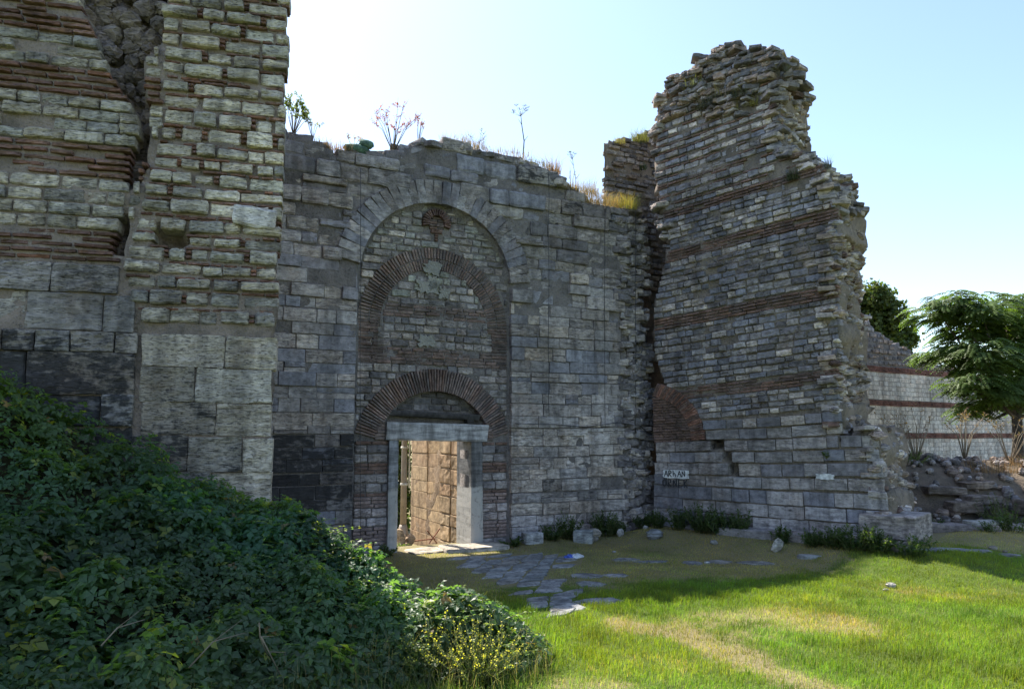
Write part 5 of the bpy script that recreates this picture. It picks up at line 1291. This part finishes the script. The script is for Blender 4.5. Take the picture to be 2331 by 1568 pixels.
for i in range(520):
    x, y = U(7.6, 15), U(14.9, 18.4); s = U(.06, .17) * (1.7 if R_() < .1 else 1); z = float(heap_z(x, y))
    if z < .15 and R_() < .6: continue
    PH.add('rubble_stone', 'rubble', (x - hc.x, y - hc.y, z + s * .05), (s * U(1, 1.5), s, s * .9), vary(pick((MID, 3), ((.22, .185, .15), 4), (LIGHT, .5), (DARK, 2)), .2, U(0, .3)), (U(-.3, .3), U(-.3, .3), U(0, 6)))
for (x, y, w, d, h, z) in ((8.7, 14.75, 1.3, .6, .45, .18), (9.75, 14.95, .9, .5, .40, .2), (10.6, 15.1, .7, .5, .55, .25), (11.3, 15.25, .8, .5, .5, .25), (12.1, 15.4, .9, .5, .5, .25), (13.0, 15.5, .9, .5, .45, .22), (10.5, 15.2, .55, .45, .3, .68), (11.6, 15.5, .8, .5, .32, .70), (12.6, 15.7, .7, .5, .3, .65), (9.4, 15.7, .6, .4, .22, .65), (9.9, 15.9, .7, .4, .18, .78), (9.3, 16.2, .8, .4, .16, .95), (10.1, 16.4, .7, .4, .16, 1.05)):
    PH.add('block', 'rough', (x - hc.x, y - hc.y, z), (w, d, h), vary(pick(((.17, .15, .125), 2), ((.19, .18, .165), 2)), .15, U(.2, .5)), (0, U(-.03, .03), U(-.15, .15)))
PH.flush()
for (x, y, r, h, n, ll, c, lab) in ((8.35, 15.2, .4, .5, 700, .07, DG, 'dark green bush at the tower end of the rubble heap'), (10.0, 15.4, .55, .75, 1300, .06, (.045, .06, .03), 'large dark bush in the middle of the rubble heap'), (9.3, 17.4, .45, .40, 700, .05, (.06, .085, .035), 'dark green cushion on the crest of the rubble heap'), (12.3, 17.2, .6, .5, 900, .05, (.06, .07, .035), 'olive bush on the far crest of the rubble heap'), (9.6, 14.6, .4, .45, 700, .07, (.045, .075, .03), 'green weeds in front of the fallen blocks'), (11.0, 14.7, .3, .35, 400, .06, (.05, .085, .03), 'low green weeds beside the fallen blocks'), (13.0, 14.9, .6, .5, 900, .07, (.06, .11, .03), 'fresh green weeds at the end of the fallen blocks'), (9.0, 14.3, .3, .25, 300, .06, DG, 'small weeds by the corner footing block')):
    weed('heap_bush', (x, y, float(heap_z(x, y)) - .05 if y > 14.8 else gzf(x, y)), r, h, n, ll, c, lab, 'bush', 'bushes on the rubble heap', .3)
for (x, y, h, r, nl, lab) in ((8.6, 16.8, 1.5, .7, 60, 'leafless grey shrub against the restored wall by the tower'), (9.5, 17.6, 1.3, .8, 90, 'bare thin shrub on the crest of the rubble heap'), (10.7, 17.7, 1.25, .8, 160, 'dry brown-leaved shrub on the crest of the heap'), (11.7, 17.6, 1.1, .7, 120, 'dry reddish shrub near the far crest of the heap'), (12.2, 16.2, .9, .4, 60, 'dry grassy stalks on the slope of the heap')):
    shrub('dry_shrub', (x, y, float(heap_z(x, y))), h, r, 12, nl, .06, (.24, .15, .09), lab, 'shrub', 'dry shrubs on the rubble heap', bare=.6)
for (x, y, n, r, lab) in ((10.8, 16.9, 500, .5, 'straw grass on the slope of the heap'), (12.0, 17.4, 500, .5, 'tall straw grass on the crest of the heap'), (8.3, 16.0, 300, .3, 'reddish dry grass beside the tower end')):
    tuft('heap_grass', (x, y, float(heap_z(x, y))), n, .45, r, (.25, .18, .11), lab, group='dry grass on the rubble heap')

# ================================================================== trees
def limbs(name, segs, m, parent): return tubes_obj(name, segs, m, parent)
def ailanthus():
    base = at_depth(2322, 1130, 20.0); base.z = 0.2; t = thing('feathery_tree', tuple(base), 0, 'tree with feathery drooping green leaves in front of the restored wall', 'tree')
    fork = at_depth(2314, 930, 20.0) - base; segs = [([Vector((0, 0, -.3)), Vector((.03, 0, 1.0)), fork], [.16, .14, .12], 8)]
    blobs = [(2140, 715, .85), (2178, 690, .6), (2235, 715, .95), (2205, 760, .9), (2290, 740, 1.0), (2330, 690, .7), (2350, 760, 1.2), (2170, 800, .55), (2235, 820, 1.0), (2300, 830, 1.1), (2215, 880, .8), (2275, 905, .8), (2330, 900, .9), (2390, 850, 1.3), (2440, 780, 1.4), (2210, 935, .45), (2380, 930, .8), (2150, 815, .5), (2120, 812, .35)]
    b, ax, nn, L, C = [], [], [], [], []
    for (x, y, r) in blobs:
        r *= .86; c = at_depth(x, y, 20.0 + U(-1.1, 1.1)) - base; mid = fork.lerp(c, .5) + Vector((0, 0, -.25)); segs.append(([fork + Vector((0, 0, U(-.3, .1))), mid, c], [.06, .04, .015], 6))
        for k in range(int(230 * r * r) + 25):
            d = Vector(rdir(1)[0]); d.z = d.z * .8 + .2; p = c + Vector((d.x * r, d.y * r, d.z * r * .72)) * (R_() ** .45) ; out = Vector((d.x, d.y, 0)); out = out.normalized() if out.length > .01 else Vector((1, 0, 0))
            ln = U(.30, .52); q = p; nlf = 9; shade = U(.6, 1.4)
            for j in range(nlf):
                tt = (j + 1) / nlf; q = p + out * ln * tt + Vector((0, 0, .12 * tt - .42 * tt * tt)) * ln * 1.4; sd = Vector((-out.y, out.x, 0))
                for s in (-1, 1):
                    b.append(tuple(q)); ax.append(tuple(sd * s + out * .45 + Vector((0, 0, -.35)))); nn.append((d.x * .4 + U(-.2, .2), d.y * .4 + U(-.2, .2), 1)); L.append(.15 * U(.8, 1.1) * (1.1 - .4 * tt)); C.append(np.array((.088, .132, .038)) * shade * U(.85, 1.15))
    limbs('trunk', segs[:1], M_WOOD, t); limbs('branch', segs[1:], M_WOOD, t); L = np.array(L)
    leaves('crown', np.array(b), np.array(ax), unit(np.array(nn)), L, L * .44, np.array(C), M_LEAF, t, .1, .15)['kind'] = 'stuff'
ailanthus()
def broad_tree(name, base, blobs, Y, spread, nleaf, ll, c, label, th=.14):
    base = Vector(base); t = thing(name, tuple(base), 0, label, 'tree'); cs = [at_depth(x, y, Y + U(-spread, spread)) - base for x, y, r in blobs]
    cen = sum(cs, Vector()) / len(cs); fork = Vector((cen.x * .4, 0, max(.8, cen.z * .45))); segs = [([Vector((0, 0, -.3)), fork * .5 + Vector((.05, 0, 0)), fork], [th, th * .85, th * .7], 8)]; br = []
    b, nn = [], []
    for c0_, (x, y, r) in zip(cs, blobs):
        br.append(([fork, fork.lerp(c0_, .55) + Vector((U(-.1, .1), U(-.1, .1), -.1)), c0_], [th * .5, th * .3, th * .08], 6))
        n = int(nleaf * r * r)
        d = rdir(n); cl = .72 + .4 * vnoise(d[:, 0] * 2.6 + x, d[:, 1] * 2.6, d[:, 2] * 2.6, 17); p = np.array(c0_) + d * (r * cl * rng.random(n) ** .33)[:, None]; b.append(p); nn.append(unit(d * .5 + np.array([0, 0, .7]) + rng.normal(0, .45, (n, 3))))
    b = np.vstack(b); nn = np.vstack(nn); n = len(b); L = ll * rng.uniform(.6, 1.2, n)
    limbs('trunk', segs, M_WOOD, t); limbs('branch', br, M_WOOD, t)
    leaves('crown', b, rdir(n) + np.array([0, 0, -.3]), nn, L, L * .8, cvar(c, n, .3, .12), M_LEAF, t, .1, .2)['kind'] = 'stuff'
tb = at_depth(2010, 1000, 27.5)
broad_tree('broadleaf_tree', (tb.x, tb.y, 0), [(1960, 700, .8), (1985, 680, .75), (2010, 690, .8), (2005, 665, .5), (2035, 720, .8), (2055, 760, .75), (1975, 745, .9), (2015, 760, .9), (2045, 795, .7), (1935, 700, 1.1), (2075, 775, .35), (1980, 800, .8)], 27.5, .7, 1500, .17, (.085, .11, .03), 'round bright-leaved tree rising behind the restored wall')
sb = GP.P(GP.uv(905, 1240, -6.5)[0], 0, -6.5)
broad_tree('ivy_bush', (sb.x, sb.y, gzf(sb.x, sb.y)), [(893, 1030, .55), (912, 1060, .5), (902, 1100, .6), (915, 1140, .5), (900, 1180, .55), (914, 1215, .45), (885, 1120, .6), (922, 1020, .3), (905, 1000, .4)], sb.y, .2, 1500, .13, (.06, .085, .025), 'leafy green bush glimpsed behind the lamp post', .06)
